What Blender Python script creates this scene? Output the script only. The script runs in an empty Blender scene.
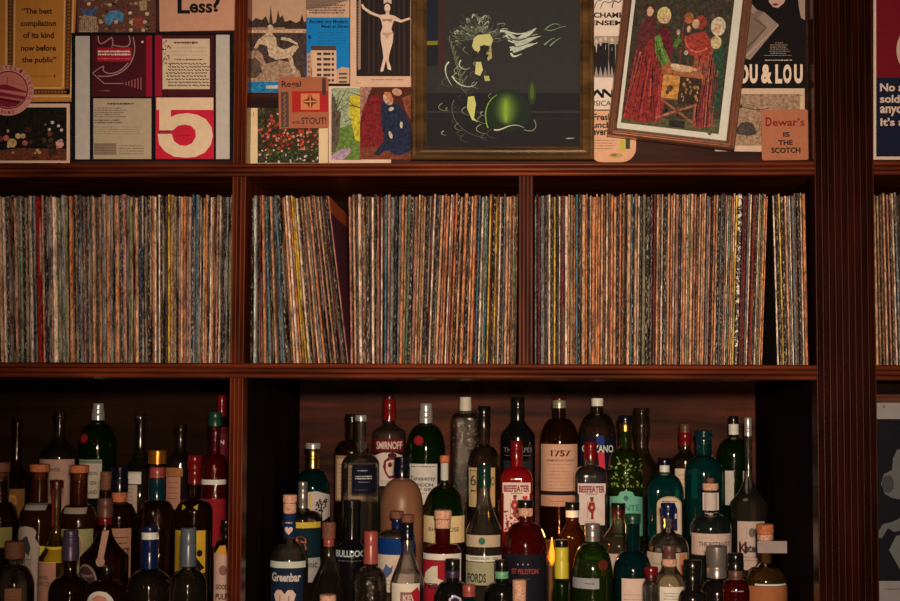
import bpy, bmesh, math, random
from mathutils import Vector, Matrix
from mathutils.geometry import tessellate_polygon
random.seed(7)
S = bpy.context.scene
COL = S.collection
PI = math.pi
# ------------------------------------------------------------------ camera
F = 1484.0
CAM = Vector((0, -2.75, 1.60))
PITCH = math.atan(91 / F); YAW = math.atan(72 / F)
ROT = Matrix.Rotation(YAW, 3, 'Z') @ Matrix.Rotation(PI / 2 + PITCH, 3, 'X') @ Matrix.Rotation(.0042, 3, 'Z')
cd = bpy.data.cameras.new('camera'); cam = bpy.data.objects.new('camera', cd); COL.objects.link(cam)
cd.sensor_width = 36; cd.sensor_fit = 'HORIZONTAL'; cd.lens = F / 900 * 36
cam.location = CAM; cam.rotation_euler = ROT.to_euler(); cd.clip_start = 0.05
S.camera = cam

def W(px, py, Y=0.0):
    """point at real depth Y that the photograph shows at (px, py)"""
    d = ROT @ Vector(((px - 450) / F, (300.5 - py) / F, -1))
    t = (Y - CAM.y) / d.y
    return CAM + d * t
def mpp(Y): return (Y - CAM.y) / F      # metres per pixel at depth Y

# ------------------------------------------------------------------ colour + materials
LT = (1.0, 0.72, 0.52)
LAMP = (1.0, .70, .465)
KL = 0.75
def lin(c):
    c /= 255.0
    return c / 12.92 if c <= 0.04045 else ((c + 0.055) / 1.055) ** 2.4
def A(c, g=1.0):
    return tuple(max(0.002, min(0.9, lin(v) * g / (KL * l))) for v, l in zip(c, LT)) + (1,)
MC = {}
def newmat(name):
    m = bpy.data.materials.new(name); m.use_nodes = True
    nt = m.node_tree; b = nt.nodes['Principled BSDF']
    return m, nt, b
def N(nt, typ, **kw):
    n = nt.nodes.new(typ)
    for k, v in kw.items(): setattr(n, k, v)
    return n
def paper(c, g=1.0, rough=.62):
    k = ('p', c, g, rough)
    if k in MC: return MC[k]
    m, nt, b = newmat('printed_paper')
    tc = N(nt, 'ShaderNodeTexCoord'); no = N(nt, 'ShaderNodeTexNoise'); no.inputs['Scale'].default_value = 70; no.inputs['Detail'].default_value = 4
    mx = N(nt, 'ShaderNodeMix', data_type='RGBA')
    a = A(c, g)
    mx.inputs['A'].default_value = tuple(v * .82 for v in a[:3]) + (1,); mx.inputs['B'].default_value = tuple(min(.95, v * 1.12) for v in a[:3]) + (1,)
    nt.links.new(tc.outputs['Object'], no.inputs['Vector']); nt.links.new(no.outputs['Fac'], mx.inputs['Factor'])
    nt.links.new(mx.outputs['Result'], b.inputs['Base Color'])
    b.inputs['Roughness'].default_value = rough; b.inputs['Specular IOR Level'].default_value = .06
    MC[k] = m; return m
def art(c, g=1.0):
    """printed picture ink: mottled, grainy tone"""
    k = ('a', c, g)
    if k in MC: return MC[k]
    m, nt, b = newmat('printed_picture'); L = nt.links.new
    tc = N(nt, 'ShaderNodeTexCoord'); a = A(c, g)
    n1 = N(nt, 'ShaderNodeTexNoise'); n1.inputs['Scale'].default_value = 150; n1.inputs['Detail'].default_value = 6; n1.inputs['Distortion'].default_value = .6
    n2 = N(nt, 'ShaderNodeTexNoise'); n2.inputs['Scale'].default_value = 420; n2.inputs['Detail'].default_value = 3
    cr = N(nt, 'ShaderNodeValToRGB'); e = cr.color_ramp.elements
    e[0].position = .34; e[0].color = tuple(v * .36 for v in a[:3]) + (1,); e[1].position = .68; e[1].color = tuple(min(.95, v * 1.55 + .006) for v in a[:3]) + (1,)
    mx = N(nt, 'ShaderNodeMix', data_type='FLOAT'); mx.inputs['Factor'].default_value = .35
    L(tc.outputs['Object'], n1.inputs['Vector']); L(tc.outputs['Object'], n2.inputs['Vector']); L(n1.outputs['Fac'], mx.inputs['A']); L(n2.outputs['Fac'], mx.inputs['B'])
    L(mx.outputs['Result'], cr.inputs['Fac']); L(cr.outputs['Color'], b.inputs['Base Color']); b.inputs['Roughness'].default_value = .6; b.inputs['Specular IOR Level'].default_value = .08
    MC[k] = m; return m
def solid(c, rough=.4, metal=0.0, g=1.0, name='glossy_plastic'):
    k = ('s', c, rough, metal, g)
    if k in MC: return MC[k]
    m, nt, b = newmat(name)
    tc = N(nt, 'ShaderNodeTexCoord'); no = N(nt, 'ShaderNodeTexNoise'); no.inputs['Scale'].default_value = 120
    mr = N(nt, 'ShaderNodeMapRange'); mr.inputs['To Min'].default_value = max(.05, rough - .08); mr.inputs['To Max'].default_value = rough + .08
    nt.links.new(tc.outputs['Object'], no.inputs['Vector']); nt.links.new(no.outputs['Fac'], mr.inputs['Value']); nt.links.new(mr.outputs['Result'], b.inputs['Roughness'])
    b.inputs['Base Color'].default_value = A(c, g); b.inputs['Metallic'].default_value = metal
    MC[k] = m; return m
def cork(c):
    k = ('c', c)
    if k in MC: return MC[k]
    m, nt, b = newmat('cork_wood')
    tc = N(nt, 'ShaderNodeTexCoord'); no = N(nt, 'ShaderNodeTexNoise'); no.inputs['Scale'].default_value = 260; no.inputs['Detail'].default_value = 3
    cr = N(nt, 'ShaderNodeValToRGB'); a = A(c)
    cr.color_ramp.elements[0].position = .35; cr.color_ramp.elements[0].color = tuple(v * .5 for v in a[:3]) + (1,)
    cr.color_ramp.elements[1].position = .55; cr.color_ramp.elements[1].color = a
    nt.links.new(tc.outputs['Object'], no.inputs['Vector']); nt.links.new(no.outputs['Fac'], cr.inputs['Fac']); nt.links.new(cr.outputs['Color'], b.inputs['Base Color'])
    b.inputs['Roughness'].default_value = .7
    MC[k] = m; return m
def glass(c, rough=.02, emb=0.0, trans=1.0, body=(.5, .5, .5), bf=.06):
    """bottle glass: c is the linear rgb tint; thin walls let light straight through, thick edges refract it"""
    k = ('g', c, rough, emb, trans, body, bf)
    if k in MC: return MC[k]
    m = bpy.data.materials.new('bottle_glass'); m.use_nodes = True; nt = m.node_tree; nt.nodes.clear(); L = nt.links.new
    out = N(nt, 'ShaderNodeOutputMaterial'); tr = N(nt, 'ShaderNodeBsdfTransparent'); gl = N(nt, 'ShaderNodeBsdfGlass'); gs = N(nt, 'ShaderNodeBsdfGlossy')
    tr.inputs['Color'].default_value = tuple(v ** .5 for v in c) + (1,); gl.inputs['Color'].default_value = tuple(min(1, v ** .5 * 1.05) for v in c) + (1,)
    gl.inputs['Roughness'].default_value = rough; gl.inputs['IOR'].default_value = 1.4; gs.inputs['Roughness'].default_value = .07
    tc = N(nt, 'ShaderNodeTexCoord'); no = N(nt, 'ShaderNodeTexNoise'); bp = N(nt, 'ShaderNodeBump')
    no.inputs['Scale'].default_value = 45 if not emb else 130; no.inputs['Detail'].default_value = 1
    bp.inputs['Strength'].default_value = .15 if not emb else emb; bp.inputs['Distance'].default_value = .004
    L(tc.outputs['Object'], no.inputs['Vector']); L(no.outputs['Fac'], bp.inputs['Height'])
    for n_ in (gl, gs): L(bp.outputs['Normal'], n_.inputs['Normal'])
    lw = N(nt, 'ShaderNodeLayerWeight'); lw.inputs['Blend'].default_value = .5
    mr = N(nt, 'ShaderNodeMapRange'); mr.inputs['From Min'].default_value = .25; mr.inputs['From Max'].default_value = .85; mr.inputs['To Min'].default_value = .15; mr.inputs['To Max'].default_value = .92
    L(lw.outputs['Facing'], mr.inputs['Value'])
    m1 = N(nt, 'ShaderNodeMixShader'); L(mr.outputs['Result'], m1.inputs[0]); L(tr.outputs[0], m1.inputs[1]); L(gl.outputs[0], m1.inputs[2])
    fr = N(nt, 'ShaderNodeFresnel'); fr.inputs['IOR'].default_value = 1.5; L(bp.outputs['Normal'], fr.inputs['Normal'])
    df = N(nt, 'ShaderNodeBsdfDiffuse'); df.inputs['Color'].default_value = tuple(body) + (1,)
    mb = N(nt, 'ShaderNodeMapRange'); mb.inputs['From Min'].default_value = .55; mb.inputs['From Max'].default_value = 1.0; mb.inputs['To Min'].default_value = bf; mb.inputs['To Max'].default_value = bf + .07  # diffuse colour stands in for lit contents and bright rims
    L(lw.outputs['Facing'], mb.inputs['Value']); m3 = N(nt, 'ShaderNodeMixShader'); L(mb.outputs['Result'], m3.inputs[0]); L(m1.outputs[0], m3.inputs[1]); L(df.outputs[0], m3.inputs[2])
    m2 = N(nt, 'ShaderNodeMixShader'); L(fr.outputs[0], m2.inputs[0]); L(m3.outputs[0], m2.inputs[1]); L(gs.outputs[0], m2.inputs[2]); L(m2.outputs[0], out.inputs['Surface'])
    MC[k] = m; return m
def wood(axis, c1, c2, rough=.33, spec=.5, name='dark_red_wood', sc=1.0):
    m, nt, b = newmat(name)
    tc = N(nt, 'ShaderNodeTexCoord'); mp = N(nt, 'ShaderNodeMapping')
    s = [15 * sc, 15 * sc, 15 * sc]; s['XYZ'.index(axis)] = 1.2 * sc
    mp.inputs['Scale'].default_value = s
    n1 = N(nt, 'ShaderNodeTexNoise'); n1.inputs['Scale'].default_value = 2.2; n1.inputs['Detail'].default_value = 5; n1.inputs['Distortion'].default_value = .8
    n2 = N(nt, 'ShaderNodeTexNoise'); n2.inputs['Scale'].default_value = 4.5; n2.inputs['Detail'].default_value = 4
    cr = N(nt, 'ShaderNodeValToRGB')
    cr.color_ramp.elements[0].position = .33; cr.color_ramp.elements[0].color = A(c1)
    cr.color_ramp.elements[1].position = .68; cr.color_ramp.elements[1].color = A(c2)
    mx = N(nt, 'ShaderNodeMix', data_type='RGBA', blend_type='MULTIPLY'); mx.inputs['Factor'].default_value = .5
    L = nt.links.new
    L(tc.outputs['Object'], mp.inputs['Vector']); L(mp.outputs['Vector'], n1.inputs['Vector']); L(tc.outputs['Object'], n2.inputs['Vector'])
    L(n1.outputs['Fac'], cr.inputs['Fac']); L(cr.outputs['Color'], mx.inputs['A'])
    cr2 = N(nt, 'ShaderNodeValToRGB'); cr2.color_ramp.elements[0].position = .35; cr2.color_ramp.elements[0].color = (.35, .3, .3, 1); cr2.color_ramp.elements[1].position = .6
    L(n2.outputs['Fac'], cr2.inputs['Fac']); L(cr2.outputs['Color'], mx.inputs['B']); L(mx.outputs['Result'], b.inputs['Base Color'])
    bp = N(nt, 'ShaderNodeBump'); bp.inputs['Strength'].default_value = .25; bp.inputs['Distance'].default_value = .001
    L(n1.outputs['Fac'], bp.inputs['Height']); L(bp.outputs['Normal'], b.inputs['Normal'])
    b.inputs['Roughness'].default_value = rough; b.inputs['Specular IOR Level'].default_value = spec
    return m
WX = wood('X', (50, 17, 7), (112, 42, 18), spec=.2); WZ = wood('Z', (50, 17, 7), (112, 42, 18), spec=.35, rough=.3); WMID = wood('Z', (58, 22, 12), (112, 46, 26), spec=.1, rough=.45)
WPIL = wood('Z', (30, 9, 5), (60, 18, 10), rough=.28, spec=.5)
WIN = wood('Z', (16, 8, 6), (32, 17, 12), rough=.7, spec=.02, name='dark_inner_wood')
WBX = wood('X', (38, 17, 11), (86, 38, 23), rough=.5, spec=.06, name='brown_back_board', sc=.8)
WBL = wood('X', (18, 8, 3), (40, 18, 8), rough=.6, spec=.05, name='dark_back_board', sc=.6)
WPAN = wood('X', (30, 13, 11), (70, 32, 24), rough=.45, spec=.08, name='brown_panel')

# ------------------------------------------------------------------ object helpers
def link(name, me, parent=None, loc=None):
    o = bpy.data.objects.new(name, me); COL.objects.link(o)
    if parent is not None: o.parent = parent
    if loc is not None: o.location = loc
    return o
def finish(bm, name, mats, parent=None, loc=None, smooth=False, recalc=True):
    if recalc: bmesh.ops.recalc_face_normals(bm, faces=bm.faces[:])
    me = bpy.data.meshes.new(name); bm.to_mesh(me); bm.free()
    for m in mats: me.materials.append(m)
    if smooth:
        for p in me.polygons: p.use_smooth = True
        try: me.set_sharp_from_angle(angle=math.radians(40))
        except Exception: pass
    return link(name, me, parent, loc)
def empty(name, loc, label, cat, group=None):
    o = bpy.data.objects.new(name, None); COL.objects.link(o); o.location = loc; o.empty_display_size = .03
    return tag(o, label, cat, group)
def tag(o, label, cat, group=None, kind=None):
    if label: o['label'] = label
    if cat: o['category'] = cat
    if group: o['group'] = group
    if kind: o['kind'] = kind
    return o
def bx(bm, x0, x1, y0, y1, z0, z1, mi=0):
    v = [bm.verts.new(p) for p in ((x0,y0,z0),(x1,y0,z0),(x1,y1,z0),(x0,y1,z0),(x0,y0,z1),(x1,y0,z1),(x1,y1,z1),(x0,y1,z1))]
    for f in ((0,1,2,3),(4,7,6,5),(0,4,5,1),(1,5,6,2),(2,6,7,3),(3,7,4,0)):
        bm.faces.new([v[i] for i in f]).material_index = mi
def extrude_profile(bm, pts, axis, a0, a1, mi=0):
    """closed 2-D profile pts extruded along axis 'X' (pts are y,z) or 'Z' (pts are x,y)"""
    mk = (lambda p, a: (a, p[0], p[1])) if axis == 'X' else (lambda p, a: (p[0], p[1], a))
    A0 = [bm.verts.new(mk(p, a0)) for p in pts]; A1 = [bm.verts.new(mk(p, a1)) for p in pts]
    n = len(pts)
    for i in range(n):
        bm.faces.new((A0[i], A0[(i+1) % n], A1[(i+1) % n], A1[i])).material_index = mi
    bm.faces.new(A0[::-1]); bm.faces.new(A1)
def reeds(t0, t1, n, y, depth, flat=.25, seg=7):
    """outline across a reeded face, from t0 to t1, beads bulging towards -y"""
    out = []; w = (t1 - t0) / n
    for i in range(n):
        a = t0 + i * w; fl = w * flat / 2
        out.append((a, y)); out.append((a + fl * .6, y))
        for k in range(seg + 1):
            th = PI * k / seg
            out.append((a + fl + (w - 2 * fl) * (1 - math.cos(th)) / 2, y - depth * math.sin(th)))
    out.append((t1, y))
    return out

def vgrooves(t0, t1, n, y, depth, fil=.3):
    """outline of a face cut by n V-shaped flutes that leave narrow rounded fillets between them"""
    w = (t1 - t0) / (n + fil); f = w * fil; out = []
    for i in range(n + 1):
        a = t0 + i * w; out += [(a, y + f*.3), (a + f*.25, y), (a + f*.75, y), (a + f, y + f*.3)]
        if i < n: out += [(a + f + (w-f)*.35, y + depth*.8), (a + f + (w-f)*.5, y + depth), (a + f + (w-f)*.65, y + depth*.8)]
    return out
def bands(t0, t1, n, y, bulge, groove, gw=.16):
    """outline of a face with n shallow beads parted by narrow deep grooves"""
    w = (t1 - t0) / n; out = []
    for i in range(n):
        a = t0 + i*w + w*gw/2; ww = w*(1-gw)
        for k in range(7): out.append((a + ww*k/6, y - bulge*math.sin(PI*k/6)))
        if i < n-1: out.append((t0 + (i+1)*w, y + groove))
    return out
# ------------------------------------------------------------------ printed decoration
TXT = {}
def textmesh(s, bold=0.0):
    k = (s, bold)
    if k in TXT: return TXT[k]
    cu = bpy.data.curves.new('t', 'FONT'); cu.body = s; cu.offset = bold; cu.resolution_u = 3; cu.fill_mode = 'BOTH' if False else cu.fill_mode
    o = bpy.data.objects.new('t', cu); COL.objects.link(o)
    me = bpy.data.meshes.new_from_object(o)
    vs = [(v.co.x, v.co.y) for v in me.vertices]; fs = [tuple(p.vertices) for p in me.polygons]
    bpy.data.objects.remove(o); bpy.data.curves.remove(cu); bpy.data.meshes.remove(me)
    if vs:
        x0 = min(v[0] for v in vs); x1 = max(v[0] for v in vs); y0 = min(v[1] for v in vs); y1 = max(v[1] for v in vs)
        vs = [((x - x0) / max(1e-6, x1 - x0), (y - y0) / max(1e-6, y1 - y0)) for x, y in vs]
    TXT[k] = (vs, fs); return TXT[k]
class Decor:
    def __init__(s, mp, g=1.0, step=.00007, curved=False):
        s.curved = curved; s.art = False; s.bm = bmesh.new(); s.mats = []; s.mp = mp; s.l = step; s.step = step; s.g = g
    def mi(s, c):
        m = c if isinstance(c, bpy.types.Material) else (art if s.art else paper)(c, s.g)
        if m not in s.mats: s.mats.append(m)
        return s.mats.index(m)
    def up(s): s.l += s.step
    def _poly(s, pts, mi):
        tris = [[pts[i] for i in t] for t in tessellate_polygon([[Vector((x, y, 0)) for x, y in pts]])]
        if s.curved:
            out = []
            while tris:
                t = tris.pop(); e = [(t[k][0]-t[(k+1) % 3][0])**2 + .3*(t[k][1]-t[(k+1) % 3][1])**2 for k in range(3)]; k = e.index(max(e))
                if e[k] < 7: out.append(t); continue
                a, b, c = t[k], t[(k+1) % 3], t[(k+2) % 3]; m = ((a[0]+b[0])/2, (a[1]+b[1])/2); tris += [[a, m, c], [m, b, c]]
            tris = out
        vd = {}
        def V(q):
            if q not in vd: vd[q] = s.bm.verts.new(s.mp(q[0], q[1], s.l))
            return vd[q]
        for t in tris:
            try: s.bm.faces.new([V(tuple(q)) for q in t]).material_index = mi
            except ValueError: pass
    def poly(s, pts, c, keep=False): s._poly(pts, s.mi(c)); (None if keep else s.up())
    def rect(s, x0, y0, x1, y1, c, keep=False, nx=1, ny=1):
        mi = s.mi(c)
        g = [[s.bm.verts.new(s.mp(x0 + (x1-x0)*i/nx, y0 + (y1-y0)*j/ny, s.l)) for i in range(nx+1)] for j in range(ny+1)]
        for j in range(ny):
            for i in range(nx): s.bm.faces.new((g[j][i], g[j+1][i], g[j+1][i+1], g[j][i+1])).material_index = mi
        if not keep: s.up()
    def ell(s, cx, cy, rx, ry, c, keep=False, n=24, a=0):
        ca, sa = math.cos(a), math.sin(a)
        s.poly([(cx + rx*math.cos(t)*ca - ry*math.sin(t)*sa, cy + rx*math.cos(t)*sa + ry*math.sin(t)*ca) for t in (2*PI*i/n for i in range(n))], c, keep)
    def line(s, pts, w, c, keep=False, w1=None):
        mi = s.mi(c); n = len(pts); w1 = w if w1 is None else w1
        L = []; R = []
        for i, (x, y) in enumerate(pts):
            a = pts[max(0, i-1)]; b = pts[min(n-1, i+1)]
            dx, dy = b[0]-a[0], b[1]-a[1]; d = math.hypot(dx, dy) or 1
            ww = (w + (w1-w)*i/max(1, n-1)) / 2
            L.append((x - dy/d*ww, y + dx/d*ww)); R.append((x + dy/d*ww, y - dx/d*ww))
        VL = [s.bm.verts.new(s.mp(x, y, s.l)) for x, y in L]; VR = [s.bm.verts.new(s.mp(x, y, s.l)) for x, y in R]
        for i in range(n-1): s.bm.faces.new((VL[i], VL[i+1], VR[i+1], VR[i])).material_index = mi
        if not keep: s.up()
    def curve(s, p, w, c, keep=False, w1=None, n=10):
        """quadratic / cubic bezier stroke through control points p"""
        out = []
        for i in range(n+1):
            t = i/n; q = list(p)
            while len(q) > 1: q = [((1-t)*a[0]+t*b[0], (1-t)*a[1]+t*b[1]) for a, b in zip(q, q[1:])]
            out.append(q[0])
        s.line(out, w, c, keep, w1)
    def text(s, t, x0, x1, y0, y1, c, bold=0.01, keep=False):
        """t fitted to the box, y0 is the top"""
        vs, fs = textmesh(t, bold); mi = s.mi(c)
        V = [s.bm.verts.new(s.mp(x0 + (x1-x0)*u, y1 + (y0-y1)*v, s.l)) for u, v in vs]
        for f in fs:
            try: s.bm.faces.new([V[i] for i in f]).material_index = mi
            except ValueError: pass
        if not keep: s.up()
    def arctext(s, t, cx, cy, r, h, a0, a1, c, bold=.01):
        n = len(t)
        for i, ch in enumerate(t):
            if ch == ' ': continue
            a = a0 + (a1-a0)*i/max(1, n-1)
            vs, fs = textmesh(ch, bold); w = h * (.35 if ch in 'I1.' else .72); mi = s.mi(c)
            V = []
            for u, v in vs:
                lx = (u-.5)*w; rr = r + v*h
                V.append(s.bm.verts.new(s.mp(cx + rr*math.sin(a) + lx*math.cos(a), cy - rr*math.cos(a) + lx*math.sin(a), s.l)))
            for f in fs:
                try: s.bm.faces.new([V[k] for k in f]).material_index = mi
                except ValueError: pass
        s.up()
    def scribble(s, x0, x1, y0, y1, rows, c, w=.5, fill=.8):
        """rows of small broken strokes standing for print too fine to read in the photograph"""
        for r in range(rows):
            y = y0 + (y1-y0)*(r+.5)/rows; x = x0; e = x0 + (x1-x0)*random.uniform(fill, 1)
            while x < e:
                l = random.uniform(.8, 3.2); s.line([(x, y), (min(x+l, e), y + random.uniform(-.1, .1))], w*random.uniform(.7, 1.2), c, True); x += l + random.uniform(.3, .7)
        s.up()
def card(name, label, cat, outline, Y, base, th=.0012, g=1.0, group=None, parent=None, rot=None):
    """a flat sheet: real slab with thickness, bottom centre as its origin. returns Decor + finisher"""
    if rot:
        (ox, oy, ang) = rot; ca, sa = math.cos(ang), math.sin(ang)
        tr = lambda x, y: (ox + x*ca - y*sa, oy + x*sa + y*ca)
    else: tr = lambda x, y: (x, y)
    xs = [tr(*p)[0] for p in outline]; ys = [tr(*p)[1] for p in outline]
    org = W(sum(xs)/len(xs), max(ys), Y)
    mp = lambda x, y, l: W(*tr(x, y), Y) - org + Vector((0, -l, 0))
    d = Decor(mp, g)
    mi = d.mi(base)
    fr = [d.bm.verts.new(mp(x, y, 0)) for x, y in outline]; bk = [d.bm.verts.new(mp(x, y, 0) + Vector((0, th, 0))) for x, y in outline]
    n = len(outline)
    d.bm.faces.new(fr).material_index = mi; d.bm.faces.new(bk[::-1]).material_index = mi
    for i in range(n): d.bm.faces.new((fr[i], bk[i], bk[(i+1) % n], fr[(i+1) % n])).material_index = mi
    def done(par=parent):
        loc = org if par is None else org - par.location
        o = finish(d.bm, name, d.mats, par, loc, recalc=False)
        if par is None: tag(o, label, cat, group)
        elif label: o['label'] = label
        return o
    d.done = done; d.org = org
    return d
def R4(x0, y0, x1, y1): return [(x0, y0), (x1, y0), (x1, y1), (x0, y1)]
def roundrect(x0, y0, x1, y1, r, n=4):
    out = []
    for cx, cy, a in ((x1-r, y0+r, -PI/2), (x1-r, y1-r, 0), (x0+r, y1-r, PI/2), (x0+r, y0+r, PI)):
        for i in range(n+1):
            t = a + PI/2*i/n; out.append((cx + r*math.cos(t), cy + r*math.sin(t)))
    return out
# ------------------------------------------------------------------ shelving
def fx(px): return W(px, 300, 0).x
def fz(py, Y=0): return W(500, py, Y).z
ZT1, ZT0 = fz(162), fz(175.8)           # upper shelf board: top, underside
ZM1, ZM0 = fz(364), fz(379)             # middle shelf board
ZTOP = fz(-60); ZBOT = CAM.z - .80
DX = (fx(230.5), fx(244)); MX = (fx(518.5), fx(533)); PX = (fx(816), fx(875.5)); XL = fx(-220); XR = fx(960)
DEEP = .75; RD = .36
sh = empty('wall_shelving', (0, 0, ZBOT), 'dark red-brown wooden wall shelving with reeded edges holding the records and bottles', 'shelving')
def spart(name, bm, m, smooth=False): return finish(bm, name, [m], sh, (0, 0, -ZBOT), smooth)
def shelf(z1, z0, depth, x0, x1):
    bm = bmesh.new()
    pr = bands(z0, z1, 3, .003, .002, .006)
    pts = [(y, z) for z, y in pr] + [(depth, z1), (depth, z0)]
    extrude_profile(bm, pts, 'X', x0, x1)
    spart('shelf_board', bm, WX)
for a, b in ((XL, PX[0]), (PX[1], XR)):
    shelf(ZT1, ZT0, RD, a, b); shelf(ZM1, ZM0, DEEP, a, b)
def upright(x0, x1, z0, z1, n, depth, m, y=.004, d=.006, name='divider', fil=.38):
    bm = bmesh.new()
    pts = vgrooves(x0, x1, n, y, d, fil) + [(x1, depth), (x0, depth)]
    extrude_profile(bm, pts, 'Z', z0, z1)
    return spart(name, bm, m)
upright(*DX, ZT1, ZTOP, 3, .05, WZ); upright(*DX, ZM1, ZT0, 3, RD, WZ); upright(*DX, ZBOT, ZM0, 3, .05, WZ)
upright(*MX, ZM1, ZT0, 3, RD, WMID, y=.004, d=.0015, fil=.8)
upright(*PX, ZBOT, ZTOP, 9, .05, WPIL, y=0, d=.011, name='pilaster', fil=.22)
bm = bmesh.new(); bx(bm, PX[0]+.001, PX[1]-.001, .05, DEEP, ZBOT, ZTOP); spart('upright_panel', bm, WIN)
bm = bmesh.new(); bx(bm, DX[0]+.002, DX[1]-.002, .05, DEEP, ZBOT, ZM0); spart('upright_panel', bm, WIN)
bm = bmesh.new(); bx(bm, XL, XR, RD, RD+.012, ZM1, ZT0); spart('record_back_panel', bm, WIN)
bm = bmesh.new(); bx(bm, XL, XR, .05, .065, ZT1, ZTOP); spart('display_panel', bm, WPAN)
bm = bmesh.new(); bx(bm, DX[1]-.002, PX[0]+.001, DEEP-.02, DEEP, ZBOT, ZM0); spart('back_panel', bm, WBX)
bm = bmesh.new(); bx(bm, XL, DX[0]+.002, DEEP-.02, DEEP, ZBOT, ZM0); spart('back_panel', bm, WBL)
bm = bmesh.new(); bx(bm, PX[1]-.001, XR, .12, .135, ZBOT, ZM0); spart('back_panel', bm, WIN)
bm = bmesh.new(); bx(bm, XL-.02, XL, 0, DEEP, ZBOT, ZTOP); spart('side_panel', bm, WIN)
bm = bmesh.new(); bx(bm, XR, XR+.02, 0, DEEP, ZBOT, ZTOP); spart('side_panel', bm, WIN)
# room shell
wallm = paper((70, 50, 40)); flo = wood('X', (40, 24, 16), (70, 42, 28), name='floor_boards')
bm = bmesh.new(); bx(bm, -3.2, 3.2, DEEP+.002, DEEP+.1, 0, 3.0); tag(finish(bm, 'wall_back', [wallm]), 'dark plastered wall behind the shelving', None, None, 'structure')
bm = bmesh.new(); bx(bm, -3.2, 3.2, -4.2, DEEP+.1, -.05, 0); tag(finish(bm, 'floor', [flo]), 'dark wooden floor boards', None, None, 'structure')
# counter and stepped riser that carry the bottles
ZS = {}
STEP = [(.0, .09), (.09, .18), (.18, .30), (.30, .42), (.42, .54), (.54, .725)]
SZ = [CAM.z + v for v in (-.69, -.62, -.54, -.47, -.40, -.33)]
bm = bmesh.new(); bx(bm, XL, XR, -.18, DEEP, .001, ZBOT-.001)
tag(finish(bm, 'back_counter', [WX]), 'dark wooden back counter below the bottle compartments', 'counter')
def riser(x0, x1, label):
    bm = bmesh.new(); prof = [(STEP[0][0], ZBOT)]
    for (a, b), z in zip(STEP, SZ): prof += [(a, z), (b, z)]
    prof.append((STEP[-1][1], ZBOT))
    extrude_profile(bm, prof, 'X', x0, x1)
    tag(finish(bm, 'bottle_riser', [WIN]), label, 'riser')
riser(XL+.001, DX[0]-.001, 'dark stepped riser under the bottles of the left compartment')
riser(DX[1]+.003, PX[0]-.001, 'dark stepped riser under the bottles of the middle compartment')

# ------------------------------------------------------------------ records
RC = {'K': ('black', (30, 26, 26)), 'd': ('dark brown', (56, 40, 32)), 'k': ('near-black', (20, 14, 12)), 'T': ('tan', (186, 129, 92)), 't': ('dull tan', (134, 98, 66)),
      'C': ('cream', (206, 164, 134)), 'W': ('off-white', (186, 172, 156)), 'O': ('orange-brown', (178, 104, 66)), 'R': ('red', (112, 32, 24)),
      'r': ('maroon', (86, 26, 26)), 'Y': ('mustard yellow', (190, 142, 62)), 'B': ('teal blue', (66, 92, 98)), 'b': ('navy', (40, 44, 54)),
      'G': ('green', (72, 92, 66)), 'g': ('grey', (98, 92, 86)), 'P': ('dusty pink', (160, 102, 82)), 'n': ('brown', (100, 60, 38)), 'L': ('olive', (112, 98, 62))}
S1 = "r1.5 K2 T2.5 C2.5 b4 n1.5 L2 k1.3 P3 d1.2 G2.5 K4 t2 k2 C2 b2.5 g1.2 R5 P2 K4 g2 P2 C4.5 L3 g3.5 L3 k2 O3 k2.5 t2 b2 g2 K2 P1.7 K2 g1.7 n2 T2.5 d4 O2.2 g4 O4 g2.7 k1.7 O3.5 d3.5 P3.5 r1.2 g2 L3 r1.7 T3.2 b5 k1.5 t1.7 K3.5 O3.5 C2 k1 C2 d3.5"
S1B = "d3 k1.5 Y2.5 P4 L2.7 K1.5 P2.2 T3.2 O3.2 g3.5 P3 b4 B3 g2.4 C1.2 k1.5 T3 O3.2 k2 C2.5 T2.2 n2 P2.5 d1.7 C1.8 K5 g3 k2 L2"
S2A = "K2.2 W3 k2.5 r2 O2.7 n1.2 B2.5 k2 T2.6 b3 B2.2 K3"
S2B = "n2 T3 C3 O2.2 Y2.6 Y2.2 C3 K2 t2.5 r1.6 T2.8 g2.5 O2.8 K3 P2.4 k1.6 T2.6 K3 r2.2 G1.4 K1.8 P2.4"
S2C = "P2.3 k1.2 T2 K1.5 C3.1 n3 d3.3 k1.3 C2.3 k1.8 P2"
S2D = "r1.1 C2 k1.4 B2.3 P2.6 g3.5 K3.3 g2.6 O3 t2.4 G2.6 K3 P3.6 T2.3 t2.4 T2.2 K4.6 r1.4 C2.4 K4 T3"
S2E = "P3 O3.1 k1.5 C2.4 P2.2 R1.6 O3 K2.6 T3.6 k1.9 O4.6 K4 T3.2 O4 r2 B2.6 k1.4 C3 G1.9 C1.3 B2.4 k1.3 Y2.8 r2 K3.2 Y2.4 n2 C3 K2.6 g2.6 T4 T3.2 n2.2 T1.6 G2.2 n2"
S3A = "g1.9 k1.1 r2.6 g4 d3.4 C2.5 K2.6 Y2.4 k2.8 C1.5 r4 C3.5 T1.5 t3.5 O2 B2.6 K3 T4.4 O1.7 K2 C1.5 O4.4 T1.6 O3 T2.6 n2.2 C2.5 n2 O3.1 T3 K2.4 O2.5 n2.7 k2 T4 B1.8 K1.4 T3 C2.2 K2.4 L3.5 K4.4 d2.7 r3 T2.6 n1.9 C2.2 K4 T2.8 O2.3 C2.2 P3.6 K2.2"
S3B = "C1.3 O4 C1.8 L2.5 T4 P3 n3 T2.6 T2.7 T2.9 g2.6 P3 K2 O2.7 T3 K2.3 g2 K3.6 P2 C1.7 G3 O2.2 C1.8 Y3 K5 r3 r3 g3 C2 R4.4 K2.5 C1.8 L2.4 t2.2 T2.6 O2.2"
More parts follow.
